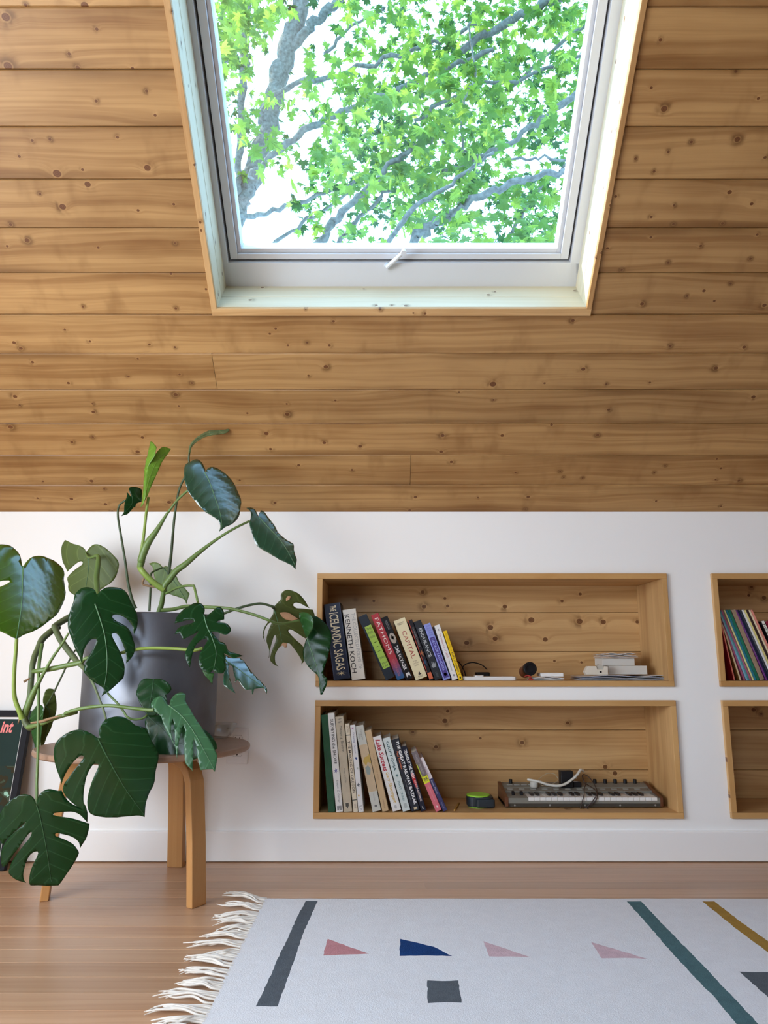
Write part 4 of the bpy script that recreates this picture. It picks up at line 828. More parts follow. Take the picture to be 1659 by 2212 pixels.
e[0].position = 0; e[0].color = (.030, .045, .036, 1); e[1].position = .43; e[1].color = (.045, .038, .022, 1)
for pos, c in ((.53, (.065, .085, .055)), (.60, (.33, .56, .43)), (.68, (.72, .72, .70))): q = e.new(pos); q.color = (*c, 1)
L.new(n.outputs['Fac'], rp.inputs['Fac']); L.new(rp.outputs[0], b.inputs['Base Color']); b.inputs['Specular IOR Level'].default_value = .05; b.inputs['Roughness'].default_value = .75
MB().box((fw + mt, fw + mt, .008), (PWd - fw - mt, split, .0085)).build('print_lower', cm, poster)
PINK = P('print_coral', (.86, .22, .20), .6)
MI_ = M.inverted()
def pos_on_print(px, py):
    p = on_plane(px, py, M @ Vector((0, 0, .0088)), (M.to_3x3() @ Vector((0, 0, 1))).normalized()); return MI_ @ p
a0_, a1_ = pos_on_print(0, 1583), pos_on_print(31, 1558)
lettering(poster, 'lettering', 'int', PINK, Matrix.Translation(((a0_.x + a1_.x) / 2, (a0_.y + a1_.y) / 2, .0088)), a1_.x - a0_.x, a1_.y - a0_.y, shear=.22, weight=.03)
MB().box((fw, fw, .002), (PWd - fw, PHt - fw, .004)).build('backing', BLACK, poster)

# ------------------------------------------------------------------ rug
WOOL = P('rug_wool', (.74, .74, .75), .95, spec=.1, bump=(420, .5), var=(30, .06))
def wool(name, c): return P(name, c, .95, spec=.1, bump=(420, .5), var=(60, .22))
RUGM = [WOOL, wool('wool_charcoal', (.10, .115, .13)), wool('wool_rose', (.52, .24, .25)), wool('wool_navy', (.010, .045, .16)), wool('wool_blush', (.60, .43, .46)), wool('wool_teal', (.08, .155, .165)), wool('wool_ochre', (.36, .21, .045))]
shapes = [(1, "661,1946 686,1946 672,1978 654,2019 643,2050 633,2082 616,2130 600,2174 552,2174 575,2128 595,2082 610,2050 625,2019 643,1978"), (2, "708,2028 750,2044 797,2060 745,2062 698,2064"), (3, "864.5,2028 900,2036 937,2045 977,2065 920,2064 863,2065"),
          (4, "1044,2033 1095,2050 1146,2068 1100,2066 1057,2066"), (4, "1277,2035 1335,2052 1398,2071 1350,2069 1300,2070"), (1, "923,2117.5 957,2119 990,2117.5 997,2166 960,2165 924,2167"),
          (5, "1354,1947 1385,1947 1420,1984 1470,2036 1514,2080 1570,2140 1638,2212 1720,2300 1672,2300 1591,2212 1548,2159 1500,2110 1454,2061 1400,1998"), (6, "1517,1947 1543,1947 1600,1991 1659,2033 1800,2134 1800,2158 1659,2057 1590,2006"), (1, "1597,2099 1660,2100 1760,2102 1790,2260 1740,2230 1659,2154")]
RX0, RX1, RY0, RY1, RZ = -.343, 2.05, .55, 2.292, .008
rg = random.Random(5)
pts = []; edges = []
def add_loop(lp):
    o0 = len(pts); pts.extend(lp); edges.extend((o0 + i, o0 + (i + 1) % len(lp)) for i in range(len(lp)))
bd_ = [(RX0 + rg.uniform(-.002, .002), RY0 + (RY1 - RY0) * i / 60) for i in range(60)] + [(RX0 + (RX1 - RX0) * i / 60, RY1 + rg.uniform(-.0015, .0015)) for i in range(60)] + [(RX1, RY1 - (RY1 - RY0) * i / 30) for i in range(30)] + [(RX1 - (RX1 - RX0) * i / 40, RY0) for i in range(40)]
add_loop(bd_); polys = []
for mi_, s in shapes:
    lp = []
    P2 = [on_z(x, y, RZ) for x, y in pix('PX', s)]
    for a, b_ in zip(P2, P2[1:] + P2[:1]):
        k = max(1, int((b_ - a).length / .012))
        for i in range(k):
            q = a.lerp(b_, i / k); j = .0012 if i else .0
            lp.append((min(max(q.x + rg.uniform(-j, j), RX0 + .01), RX1 - .01), min(max(q.y + rg.uniform(-j, j), RY0 + .01), RY1 - .0025)))
    add_loop(lp); polys.append((mi_, lp))
V2, _, F2, *_ = delaunay_2d_cdt([Vector(p) for p in pts], edges, [], 0, 1e-5)
mb = MB(); vs = [(v.x, v.y, RZ) for v in V2]; o0 = 0; mb.v = [Vector(v) for v in vs]
for f in F2:
    c = (sum(V2[i].x for i in f) / 3, sum(V2[i].y for i in f) / 3)
    if not inside(c, bd_): continue
    mi_ = next((m_ for m_, lp in polys if inside(c, lp)), 0); mb.f.append(list(f)); mb.mi.append(mi_)
nb = len(mb.v); B = bd_
mb.v += [Vector((x, y, RZ)) for x, y in B] + [Vector((x, y, .0008)) for x, y in B]
for i in range(len(B)): j = (i + 1) % len(B); mb.f.append([nb + i, nb + j, nb + len(B) + j, nb + len(B) + i]); mb.mi.append(0)
rug = mb.build('rug', RUGM); tag(rug, 'white woven wool rug with charcoal, teal and pink shapes on the floor', 'rug')
FRINGE = P('rug_fringe_cotton', (.72, .67, .60), .95, spec=.1, var=(60, .1))
yy = RY1 - .012
while yy > RY0:
    t = MB(); ln = rg.uniform(.085, .135); dy = .07 if yy > RY1 - .03 else rg.uniform(-.028, .045); kn = rg.uniform(.010, .022)
    for k in range(rg.randint(7, 10)):
        y0_ = yy + rg.uniform(-.026, .026); e_ = rg.uniform(.7, 1.1)
        p = [(RX0 + .004, y0_, .006), (RX0 - .016, y0_ + rg.uniform(-.003, .003), .0085), (RX0 - ln * .42 * e_, yy + (y0_ - yy) * .55 + dy * .35, .008 + rg.uniform(0, .006)), (RX0 - ln * .75 * e_, yy + (y0_ - yy) * .5 + dy * .75 + rg.uniform(-.010, .010), .006 + rg.uniform(0, .005)), (RX0 - ln * e_, yy + (y0_ - yy) * .6 + dy + rg.uniform(-.015, .015), .0045)]
        t.tube(spline(p, 4), [.0025] * 12 + [.0021, .0017, .0014, .0011, .0007], 5)
    t.build('tassel', FRINGE, rug, smooth=True, angle=80); yy -= rg.uniform(.052, .062)
# ------------------------------------------------------------------ books
INK = {}
def ink(c):
    if c not in INK: INK[c] = P('ink_%d' % len(INK), c, .5)
    return INK[c]
def cover(name, c, rough=.4, var=None): return P('cover_' + name, c, rough, var=var, spec=.3)
SHELF_TOP = {1: SZ[1][0] + TB, 0: SZ[0][0] + TB}
def book(label, group, shelf, bl, tl, thick_px, mat, depth=.15, y=None, hard=False, h=None, name='book', pages=True):
    """Upright book leaning left: bl / tl = photo pixels of the lower and upper left corner of its spine."""
    zs = SHELF_TOP[shelf] + .0004
    Y = y if y is not None else 2.74
    a = on_y(bl[0], bl[1], Y); b_ = on_y(tl[0], tl[1], Y)
    up = Vector((b_.x - a.x, 0, b_.z - a.z)); hh = h or up.length; ang = math.atan2(-(b_.x - a.x), b_.z - a.z)
    r = on_y(bl[0] + thick_px, bl[1], Y); t = (r.x - a.x)
    M = Matrix.Translation((a.x, Y, zs)) @ Matrix.Rotation(-ang, 4, 'Y')
    bt = min(.0022 if hard else .0009, t * .2); ov = .003 if hard else .0006
    m = MB(); e = min(.0012, t * .12)
    m.prism([(0, e), (e, 0), (t - e, 0), (t, e), (t, depth), (t - bt, depth), (t - bt, bt + .001), (bt, bt + .001), (bt, depth), (0, depth)], 0, hh, 'Z')
    o = m.build(name, mat); o.matrix_world = M; tag(o, label, 'book', group)
    if pages: MB().box((bt + .0001, bt + .0011, ov), (t - bt - .0001, depth - ov - .001, hh - ov)).build('pages', PAPER, o)
    o['t'] = t; o['h'] = hh
    return o
def spine_text(o, s, v0, v1, u0, u1, color, shear=0.0, weight=0.0, name='lettering'):
    """v: 0 = top of the spine, 1 = foot; u: 0 = left edge, 1 = right edge; reads top to bottom."""
    t, h = o['t'], o['h']
    M = basis(((u0 + u1) / 2 * t, -.00035, h * (1 - (v0 + v1) / 2)), (0, 0, -1), (1, 0, 0))
    return lettering(o, name, s, ink(color), M, (v1 - v0) * h, (u1 - u0) * t, shear, weight)
def across_text(o, s, v0, v1, u0, u1, color, weight=0.0, name='lettering'):
    t, h = o['t'], o['h']
    M = basis(((u0 + u1) / 2 * t, -.00035, h * (1 - (v0 + v1) / 2)), (1, 0, 0), (0, 0, 1))
    return lettering(o, name, s, ink(color), M, (u1 - u0) * t, (v1 - v0) * h, 0, weight)
def patch(o, v0, v1, u0, u1, mat, name='spine_label', poly=None, lift=.0002):
    t, h = o['t'], o['h']
    if poly is None: poly = [(0, 0), (1, 0), (1, 1), (0, 1)]
    pr = [((u0 + (u1 - u0) * x) * t, h * (1 - (v0 + (v1 - v0) * y))) for x, y in poly]
    return MB().prism(pr, -lift, .00005, 'Y').build(name, mat, o)
def circle(n=20): return [(.5 + .5 * math.cos(2 * math.pi * i / n), .5 + .5 * math.sin(2 * math.pi * i / n)) for i in range(n)]
def ring_text(o, spec):
    for s in spec: spine_text(o, *s)
BIRD = [(.0, .55), (.3, .2), (.45, .0), (.55, .05), (.62, .3), (1.0, .4), (.7, .6), (.75, 1.0), (.55, .8), (.4, 1.0), (.35, .7)]
STAR = [(.5 + .5 * (1 if i % 2 == 0 else .22) * math.cos(i * math.pi / 8), .5 + .5 * (1 if i % 2 == 0 else .22) * math.sin(i * math.pi / 8)) for i in range(16)]
FLOWER = [(.5 + .5 * (1 if i % 2 == 0 else .3) * math.cos(i * math.pi / 6 + .3), .5 + .5 * (1 if i % 2 == 0 else .3) * math.sin(i * math.pi / 6 + .3)) for i in range(12)]
GU = 'upright books leaning in the upper niche'; GL = 'upright books leaning in the lower niche'; GR = 'thin picture books in the right-hand niche'

o = book('navy slipcased book with tall cream decorative lettering, at the niche end', GU, 1, (721, 1469), (699.5, 1305), 36, cover('navy', (.010, .018, .045)), .17, hard=True)
CREAM = (.72, .62, .42)
spine_text(o, 'THE', .030, .105, .34, .70, CREAM, weight=.01); spine_text(o, 'ICELANDIC SAGAS', .125, .880, .24, .78, CREAM, weight=.012); patch(o, .89, .955, .18, .82, ink((.62, .52, .30)), 'star', STAR)
for u in (.02, .94): patch(o, .01, .99, u, u + .04, ink((.03, .045, .10)), 'spine_border')
o = book('thick off-white book with black author name and grey title', GU, 1, (760.5, 1469), (740, 1317), 29, cover('offwhite', (.76, .73, .66)), .16, hard=True)
spine_text(o, 'KENNETH KOCH', .07, .90, .08, .44, (.02, .02, .02), weight=.008); spine_text(o, 'THE COLLECTED POEMS OF', .06, .86, .62, .88, (.38, .38, .36))
o = book('dark blue book with a long lime green spine panel', GU, 1, (834, 1469), (773, 1333), 20.5, cover('ink', (.012, .020, .032)), .15)
LIME = ink((.36, .55, .07)); patch(o, .17, .84, .22, .98, LIME)
for i, (a_, b_, tx) in enumerate(((.20, .235, 'THE'), (.26, .295, 'PAPER'), (.33, .36, 'MENAGERIE'), (.66, .69, 'STORIES'), (.745, .775, 'KEN'), (.79, .82, 'LIU'))): across_text(o, tx, a_, b_, .34, .86, (.05, .09, .03))
for v in (.43, .50, .57): patch(o, v, v + .008, .45, .75, ink((.05, .09, .03)), 'ornament')
o = book('red book fading to blue at the foot with white capitals', GU, 1, (858.5, 1469), (801, 1329), 17.5, cover('fathom', (.42, .022, .035)), .15)
cf, N, L, b = new_mat('cover_fade'); tc = N.new('ShaderNodeTexCoord'); sp = N.new('ShaderNodeSeparateXYZ'); L.new(tc.outputs['Object'], sp.inputs[0]); mx = N.new('ShaderNodeMix'); mx.data_type = 'RGBA'; mx.inputs['A'].default_value = (.008, .09, .25, 1); mx.inputs['B'].default_value = (.42, .022, .035, 1); L.new(smooth(N, L, sp.outputs['Z'], .005, .085), mx.inputs['Factor']); L.new(mx.outputs['Result'], b.inputs['Base Color']); o.data.materials[0] = cf
spine_text(o, 'FATHOMS', .06, .62, .30, .74, (.85, .72, .66)); spine_text(o, 'REBECCA GIGGS', .70, .95, .34, .62, (.55, .12, .14))
o = book('black book with a pale moon disc and small white capitals', GU, 1, (877, 1468), (822, 1334), 16, cover('salvage', (.008, .008, .010), .3), .14)
patch(o, .26, .43, .12, .95, ink((.42, .36, .30)), 'moon', circle()); patch(o, .29, .38, .30, .80, ink((.03, .02, .02)), 'figure', BIRD); spine_text(o, 'WESLEY CHU', .06, .20, .40, .70, (.28, .28, .30)); spine_text(o, 'TIME SALVAGER', .47, .85, .28, .74, (.80, .80, .82), weight=.01); patch(o, .90, .97, .30, .85, ink((.7, .7, .7)), 'emblem', [(0, 0), (1, 0), (1, 1), (.6, .5), (0, 1)])
o = book('cream book with large dark red capitals and a small black emblem', GU, 1, (898.5, 1469), (850.5, 1341), 26, cover('cream', (.78, .70, .45)), .16, hard=True)
across_text(o, 'PIKETTY', .055, .095, .20, .80, (.10, .06, .05)); spine_text(o, 'CAPITAL', .20, .66, .32, .68, (.38, .020, .025)); across_text(o, 'IN THE', .70, .72, .36, .64, (.2, .12, .08)); across_text(o, 'TWENTY-FIRST', .735, .755, .24, .76, (.2, .12, .08)); across_text(o, 'CENTURY', .77, .79, .32, .68, (.2, .12, .08)); patch(o, .89, .935, .38, .62, ink((.04, .03, .03)), 'emblem', [(0, 1), (0, .5), (.3, .5), (.3, 0), (.7, 0), (.7, .5), (1, .5), (1, 1)]); across_text(o, 'BELKNAP', .945, .957, .3, .7, (.1, .06, .05)); across_text(o, 'HARVARD', .962, .974, .3, .7, (.1, .06, .05))
o = book('slim black book with red edge and orange foot label', GU, 1, (928, 1469), (881, 1340), 9.6, cover('slimblack', (.012, .010, .014)), .14)
patch(o, 0, .86, .0, .14, ink((.45, .05, .02)), 'red_edge'); patch(o, .88, .985, .05, .95, ink((.62, .13, .05))); spine_text(o, 'THE PERFECT VEHICLE', .12, .45, .35, .70, (.30, .28, .28)); patch(o, .50, .62, .2, .9, ink((.35, .12, .04)), 'flame', BIRD); patch(o, .64, .78, .25, .85, ink((.01, .05, .13)), 'blue_mark', BIRD)
o = book('charcoal book with pale grey capitals and a small grey ship', GU, 1, (940, 1469), (893.5, 1343), 16.5, cover('charcoal', (.020, .024, .030), .45), .15)
spine_text(o, 'ENDURANCE', .13, .62, .30, .72, (.52, .54, .56), weight=.008); patch(o, .69, .80, .20, .85, ink((.26, .28, .30)), 'ship', [(0, .7), (.2, .5), (.3, .0), (.45, .5), (.55, .1), (.7, .5), (1, .3), (.85, 1), (.2, 1)]); spine_text(o, 'LANSING', .88, .96, .35, .65, (.12, .13, .15))
o = book('lavender blue book with a purple spine panel', GU, 1, (958.5, 1469), (915, 1349), 15.5, cover('lavender', (.26, .30, .66)), .14)
patch(o, .245, .97, .16, .86, ink((.055, .035, .24))); spine_text(o, 'GEORGE SAUNDERS', .27, .84, .36, .70, (.36, .42, .80), weight=.01)
for i, tx in enumerate(('SWIM', 'IN A', 'POND', 'IN', 'RAIN')): across_text(o, tx, .03 + .04 * i, .055 + .04 * i, .25, .78, (.11, .13, .45))
patch(o, .88, .94, .30, .72, ink((.30, .34, .62)), 'emblem', circle(14))
o = book('slim white book with small red title, left of the yellow one', GU, 1, (977.5, 1469), (938, 1351), 12.5, cover('white', (.74, .73, .72)), .14)
patch(o, .06, .12, .28, .72, ink((.03, .03, .03)), 'emblem', STAR); spine_text(o, 'The Hidden Life of TREES', .16, .60, .34, .66, (.40, .05, .06)); spine_text(o, 'Peter Wohlleben', .66, .84, .38, .62, (.12, .12, .12)); patch(o, .90, .94, .35, .70, ink((.25, .25, .3)), 'emblem', circle(10))
o = book('slim yellow book with black capitals, last of the upper row', GU, 1, (992, 1469), (957, 1363), 8.5, cover('yellow', (.80, .52, .012)), .13)
spine_text(o, 'BREAKFAST OF CHAMPIONS', .05, .34, .30, .72, (.45, .25, .0)); spine_text(o, 'KURT VONNEGUT', .44, .90, .26, .76, (.06, .05, .02), weight=.012); patch(o, .38, .42, .25, .75, ink((.15, .1, .0)), 'emblem', STAR); patch(o, .93, .97, .3, .7, ink((.06, .05, .02)), 'emblem')

YL = 2.712
o = book('worn dark green cloth book at the left end', GL, 0, (709, 1758), (693.6, 1548), 15, P('green_cloth', (.020, .085, .040), .85, var=(40, .3), bump=(300, .4)), .19, y=YL, hard=True)
spine_text(o, 'A DAY BOOK', .32, .70, .40, .62, (.014, .060, .028))
o = book('tall white book with a black script title and blue flower', GL, 0, (726, 1759.5), (707.5, 1546), 15, cover('shore', (.76, .75, .73)), .19, y=YL)
spine_text(o, 'SURVEYING the SHORE', .06, .52, .30, .74, (.03, .03, .03), weight=.012); patch(o, .56, .62, .15, .85, ink((.05, .04, .25)), 'blue_flower', FLOWER); spine_text(o, 'Joseph G. Garver', .68, .91, .36, .72, (.08, .08, .08), shear=.3); patch(o, .94, .985, .2, .85, ink((.25, .25, .25)), 'emblem', [(0, 0), (1, 0), (1, 1), (.6, 1), (.5, .4), (.4, 1), (0, 1)])
o = book('thick beige book printed with a faded old map', GL, 0, (743, 1759), (724, 1553), 18, P('old_map', (.52, .45, .33), .6, var=(45, .22)), .19, y=YL)
spine_text(o, 'Mapping Boston', .10, .38, .32, .74, (.05, .05, .05)); spine_text(o, 'Krieger and Cobb', .55, .70, .42, .64, (.12, .11, .1)); patch(o, .91, .965, .28, .66, ink((.06, .06, .05)), 'emblem', [(.3, 1), (.3, .7), (0, .6), (0, 0), (1, 0), (1, .6), (.7, .7), (.7, 1)]); spine_text(o, '~ ~', .02, .07, .2, .8, (.25, .22, .18))
o = book('slim cream book with serif-style title between two dark lines', GL, 0, (763.5, 1758), (745, 1567), 9.8, cover('oregon', (.70, .62, .48)), .17, y=YL)
for v in (.128, .862): patch(o, v, v + .009, 0, 1, ink((.04, .05, .04)), 'dark_line')
spine_text(o, 'THE MAKING OF OREGON', .20, .79, .22, .76, (.07, .05, .04), weight=.01); spine_text(o, 'DICKEN', .03, .10, .3, .7, (.25, .2, .14)); spine_text(o, 'OHS', .91, .96, .3, .7, (.25, .2, .14))
o = book('slim white book with small blue and grey drawings', GL, 0, (774.5, 1757), (756, 1569), 11.5, cover('drawn', (.74, .74, .74)), .17, y=YL)
spine_text(o, 'Drawing Matters', .09, .33, .30, .66, (.08, .10, .24)); patch(o, .37, .41, .30, .82, ink((.02, .05, .20)), 'blue_drawing', BIRD); patch(o, .48, .53, .35, .90, ink((.40, .45, .40)), 'leaf_drawing', FLOWER); patch(o, .67, .72, .20, .80, ink((.10, .11, .13)), 'hand_drawing', BIRD); patch(o, .80, .825, .2, .5, ink((.60, .36, .08)), 'ochre_spot', circle(8)); patch(o, .03, .045, .3, .6, ink((.5, .12, .3)), 'pink_mark'); spine_text(o, 'Ln', .93, .98, .3, .8, (.2, .2, .25))
o = book('pale grey book with a yellow and blue map band', GL, 0, (805, 1756.5), (767, 1572), 18.5, cover('mapgrey', (.56, .57, .52)), .17, y=YL + .004)
patch(o, .225, .775, 0, 1, P('map_tan', (.55, .42, .27), .6, var=(60, .12)), 'map_band'); patch(o, .34, .47, .08, .98, ink((.50, .34, .07)), 'map_land', [(0, .6), (.3, .25), (.75, .2), (1, 0), (1, .9), (.6, .7), (.3, 1)], .0004); patch(o, .47, .58, .18, .80, ink((.26, .32, .30)), 'map_sea', [(0, .2), (.6, 0), (1, .4), (.7, 1), (.1, .9)], .0004); spine_text(o, 'Cartographies', .05, .17, .44, .70, (.24, .25, .24)); spine_text(o, 'of Time', .09, .15, .18, .42, (.24, .25, .24)); spine_text(o, 'Rosenberg Grafton', .80, .88, .40, .62, (.3, .3, .3)); patch(o, .925, .955, .35, .65, ink((.14, .14, .14)), 'emblem', circle(12))
o = book('plain tan book between the map book and the white script book', GL, 0, (826, 1755.5), (788, 1581), 14, cover('tan', (.56, .40, .23)), .16, y=YL + .006)
spine_text(o, 'THE ATLAS OF LOST RIVERS', .30, .62, .40, .62, (.36, .22, .11)); spine_text(o, 'PRESS', .86, .96, .40, .58, (.30, .18, .1))
o = book('white book with fat red and gold script lettering', GL, 0, (848.5, 1754.5), (805, 1594), 18.5, cover('script', (.74, .73, .72)), .16, y=YL + .008, hard=True)
spine_text(o, 'Lake Success', .04, .47, .20, .76, (.42, .012, .035), shear=.25, weight=.03); spine_text(o, 'Gary Shteyngart', .49, .90, .26, .76, (.62, .42, .10), shear=.2, weight=.02); patch(o, .925, .975, .32, .62, ink((.45, .45, .45)), 'emblem', circle(10))
o = book('pale blue-white book with dark teal capitals and octopus mark', GL, 0, (870.5, 1755), (826.5, 1597), 16.5, cover('griftblue', (.60, .67, .66)), .15, y=YL + .006, hard=True)
spine_text(o, 'GRIFTOPIA', .05, .46, .30, .66, (.035, .10, .11), weight=.015); patch(o, .49, .555, .30, .75, ink((.035, .12, .13)), 'octopus', FLOWER); spine_text(o, 'MATT TAIBBI', .60, .86, .36, .64, (.08, .20, .21)); patch(o, .90, .96, .35, .75, ink((.4, .45, .45)), 'emblem')
o = book('dark slate book with orange name and big white capitals', GL, 0, (889.5, 1754), (844.5, 1600), 18, cover('railway', (.020, .022, .032)), .15, y=YL + .010)
spine_text(o, 'THE GREAT RAILWAY BAZAAR', .03, .92, .50, .86, (.80, .80, .80), weight=.03); spine_text(o, 'Paul Theroux', .17, .42, .20, .46, (.62, .15, .05), weight=.02); spine_text(o, 'by train through Asia', .58, .85, .22, .34, (.30, .30, .32)); patch(o, .955, .985, .35, .75, ink((.60, .50, .32)), 'emblem')
o = book('black book with white capitals and a red patch', GL, 0, (910, 1754), (867, 1614), 11.5, cover('flesh', (.010, .012, .028)), .14, y=YL + .010)
patch(o, .42, .66, .18, .80, ink((.55, .010, .015)), 'red_patch', [(.1, 0), (.9, 0), (1, .3), (.8, 1), (.3, .9), (0, .4)]); spine_text(o, 'TENDER IS THE FLESH', .05, .50, .22, .78, (.82, .82, .82), weight=.02); spine_text(o, 'AGUSTINA BAZTERRICA', .53, .86, .40, .76, (.74, .62, .62), weight=.012); patch(o, .92, .97, .25, .8, ink((.7, .7, .7)), 'emblem', [(.3, 0), (.7, 1), (.3, 1)])
o = book('pink book with grey head and yellow patch reading WE', GL, 0, (942, 1756), (888.5, 1628), 13, cover('pinkfoot', (.62, .15, .19)), .14, y=YL + .004)
patch(o, 0, .42, 0, 1, ink((.16, .13, .14)), 'grey_band'); patch(o, .415, .535, 0, 1, ink((.66, .66, .02)), 'yellow_band'); across_text(o, 'WE', .445, .505, .18, .85, (.04, .04, .04), weight=.02); spine_text(o, 'YEVGENY ZAMYATIN', .05, .38, .35, .66, (.40, .36, .36)); patch(o, .20, .415, 0, .16, ink((.45, .55, .03)), 'lime_edge', lift=.0004); spine_text(o, 'Translated by Clarence Brown', .58, .84, .42, .62, (.75, .38, .40)); patch(o, .91, .955, .35, .72, ink((.85, .75, .75)), 'emblem', BIRD)
o = book('slim navy book with white head, last of the lower row', GL, 0, (957.8, 1754.5), (905, 1640), 9.6, cover('navyfoot', (.045, .045, .13)), .13, y=YL + .008)
patch(o, 0, .40, 0, 1, ink((.68, .62, .64)), 'white_band'); spine_text(o, 'FRANKENSTEIN', .17, .37, .28, .66, (.30, .14, .22)); spine_text(o, 'Daniel Pearce', .43, .68, .34, .68, (.50, .52, .66)); spine_text(o, 'Wordsworth', .84, .95, .36, .62, (.30, .3, .45))

def q6(x, y): return (1480 + .1266 * x, 1220 + .1266 * y)
for (bx_, tx_, th, c, nm, lab, cv) in (
    (836, 553, 22, (.72, .20, .15), 'coral', 'thin coral-spined picture book with red cover, first against the niche side', (.30, .006, .016)),
    (938, 552, 27, (.62, .48, .30), 'ivory', 'thin ivory-spined picture book with brown cover, second from the niche side', (.20, .09, .022)),
    (1008, 545, 28, (.33, .08, .15), 'mauve', 'thin crimson-mauve picture book, left of the sky blue one', None),
    (1048, 563, 30, (.20, .38, .50), 'sky', 'thin sky blue picture book between two mauve ones', None),
    (1082, 585, 24, (.07, .28, .30), 'teal', 'thin teal picture book, right beside the sky blue one', None),
    (1110, 610, 32, (.36, .11, .19), 'pink', 'thin dusty pink picture book with a dark top', None),
    (1158, 660, 25, (.70, .64, .30), 'primrose', 'thin primrose yellow picture book left of the blue-green one', None),
    (1190, 690, 38, (.02, .17, .24), 'peacock', 'thin peacock blue picture book beside the primrose one', None),
    (1234, 732, 46, (.012, .15, .085), 'fern', 'dark green picture book left of the taupe one', (.008, .05, .02)),
    (1290, 792, 76, (.30, .21, .14), 'taupe', 'thick taupe picture book between green and purple', None),
    (1386, 860, 26, (.16, .035, .20), 'violet', 'thin violet picture book right of the taupe one', None),
    (1416, 888, 38, (.008, .010, .040), 'midnight', 'thin midnight blue picture book right of the violet one', None),
    (1460, 930, 34, (.030, .038, .055), 'slate', 'thin slate picture book left of the white one', None),
    (1500, 968, 36, (.68, .68, .66), 'bone', 'thin white picture book among the dark ones', None),
    (1542, 1006, 32, (.66, .58, .22), 'straw', 'thin straw yellow picture book right of the white one', None),
    (1580, 1042, 38, (.035, .018, .015), 'umber', 'thin dark brown picture book between yellow and cream', None),
    (1624, 1086, 30, (.70, .56, .38), 'oat', 'thin oat-coloured picture book left of the salmon one', None),
    (1660, 1120, 36, (.62, .22, .17), 'salmon', 'thin salmon picture book, last of the tall ones', None)):
    o = book(lab, GR, 1, q6(bx_, 1978), q6(tx_, 780), th * .1266 * .94, cover(nm, c), .21, y=2.742, hard=False)
    if cv: MB().box((-.0004, .002, .001), (0, .209, o['h'] - .001)).build('front_cover', cover(nm + '_front', cv), o)
    elif nm in ('fern', 'slate', 'violet'): spine_text(o, 'little golden tales', .30, .62, .3, .7, (.3, .3, .3))
o = book('small black book with a white title patch beside the picture books', GR, 1, q6(1760, 1978), q6(1296, 972), 58 * .1266, cover('howl', (.012, .012, .014)), .13, y=2.745)
patch(o, .0, .30, .10, .88, ink((.72, .70, .62)), 'title_patch'); spine_text(o, 'howl', .05, .26, .25, .75, (.03, .03, .03), weight=.02)
o = book('small maroon book behind the black one at the photo edge', GR, 1, q6(1835, 1978), q6(1372, 975), 60 * .1266, cover('maroon', (.20, .006, .025)), .13, y=2.745)

# ------------------------------------------------------------------ upper niche clutter
ZU = SHELF_TOP[1]
def at_shelf(px, Y, z): return on_y(px, 1460, Y).x
def rrect(w, d, r=.004, n=4):
    out = []
    for cx, cy, a0 in ((w - r, r, -90), (w - r, d - r, 0), (r, d - r, 90), (r, r, 180)):
        for i in range(n + 1): a = math.radians(a0 + 90 * i / n); out.append((cx + r * math.cos(a), cy + r * math.sin(a)))
    return out
gx0, gx1 = on_y(1000, 1462, 2.75).x, on_y(1116, 1462, 2.75).x; dv = empty('white_device', (gx0, 2.75, ZU)); tag(dv, 'flat white plastic device lying beside the yellow book', 'device')
MB().prism(rrect(gx1 - gx0, .10, .01), 0, .0135, 'Z').build('case', WHITE, dv, bevel=.003)
MB().prism(rrect(.032, .07, .006), .0136, .0175, 'Z', M=Matrix.Translation((.045, .012, 0))).build('raised_pad', WHITE, dv, bevel=.001)
MB().box(((gx1 - gx0) * .76, -.0004, .003), ((gx1 - gx0) * .765, 0, .012)).build('seam', P('seam_grey', (.4, .4, .42), .6), dv)
ax = on_y(1028, 1452, 2.87).x; ad = empty('power_adapter', (ax, 2.865, ZU)); tag(ad, 'black power adapter behind the flat white device', 'adapter')
MB().prism(rrect(.052, .045, .006), 0, .027, 'Z').build('body', BLACK, ad, bevel=.003)
def cable(name, pts, rad, mat, label=None, cat='cable', parent=None, origin=None):
    Q = [Vector(p) for p in spline([tuple(p) for p in pts], 7)]; o0 = origin or (parent.location if parent else Q[0])
    o = MB().tube([q - Vector(o0) for q in Q], rad, 8).build(name, mat, parent, smooth=True, angle=80)
    if parent is None:
        o.location = o0; tag(o, label, cat)
    return o
cable('cable', [on_y(1052, 1446, 2.885), on_y(1040, 1436, 2.90), on_y(1020, 1431, 2.92), on_y(1003, 1437, 2.92), on_y(998, 1450, 2.91), Vector((on_y(1003, 1460, 2.9).x, 2.90, ZU + .003)), Vector((on_y(1012, 1460, 2.9).x, 2.90, ZU + .003))], .0022, BLACK, parent=ad)
cable('cable', [on_y(988, 1428, 2.935), on_y(996, 1436, 2.935), on_y(1004, 1452, 2.93), Vector((on_y(1008, 1462, 2.9).x, 2.93, ZU + .003))], .002, BLACK, parent=ad)

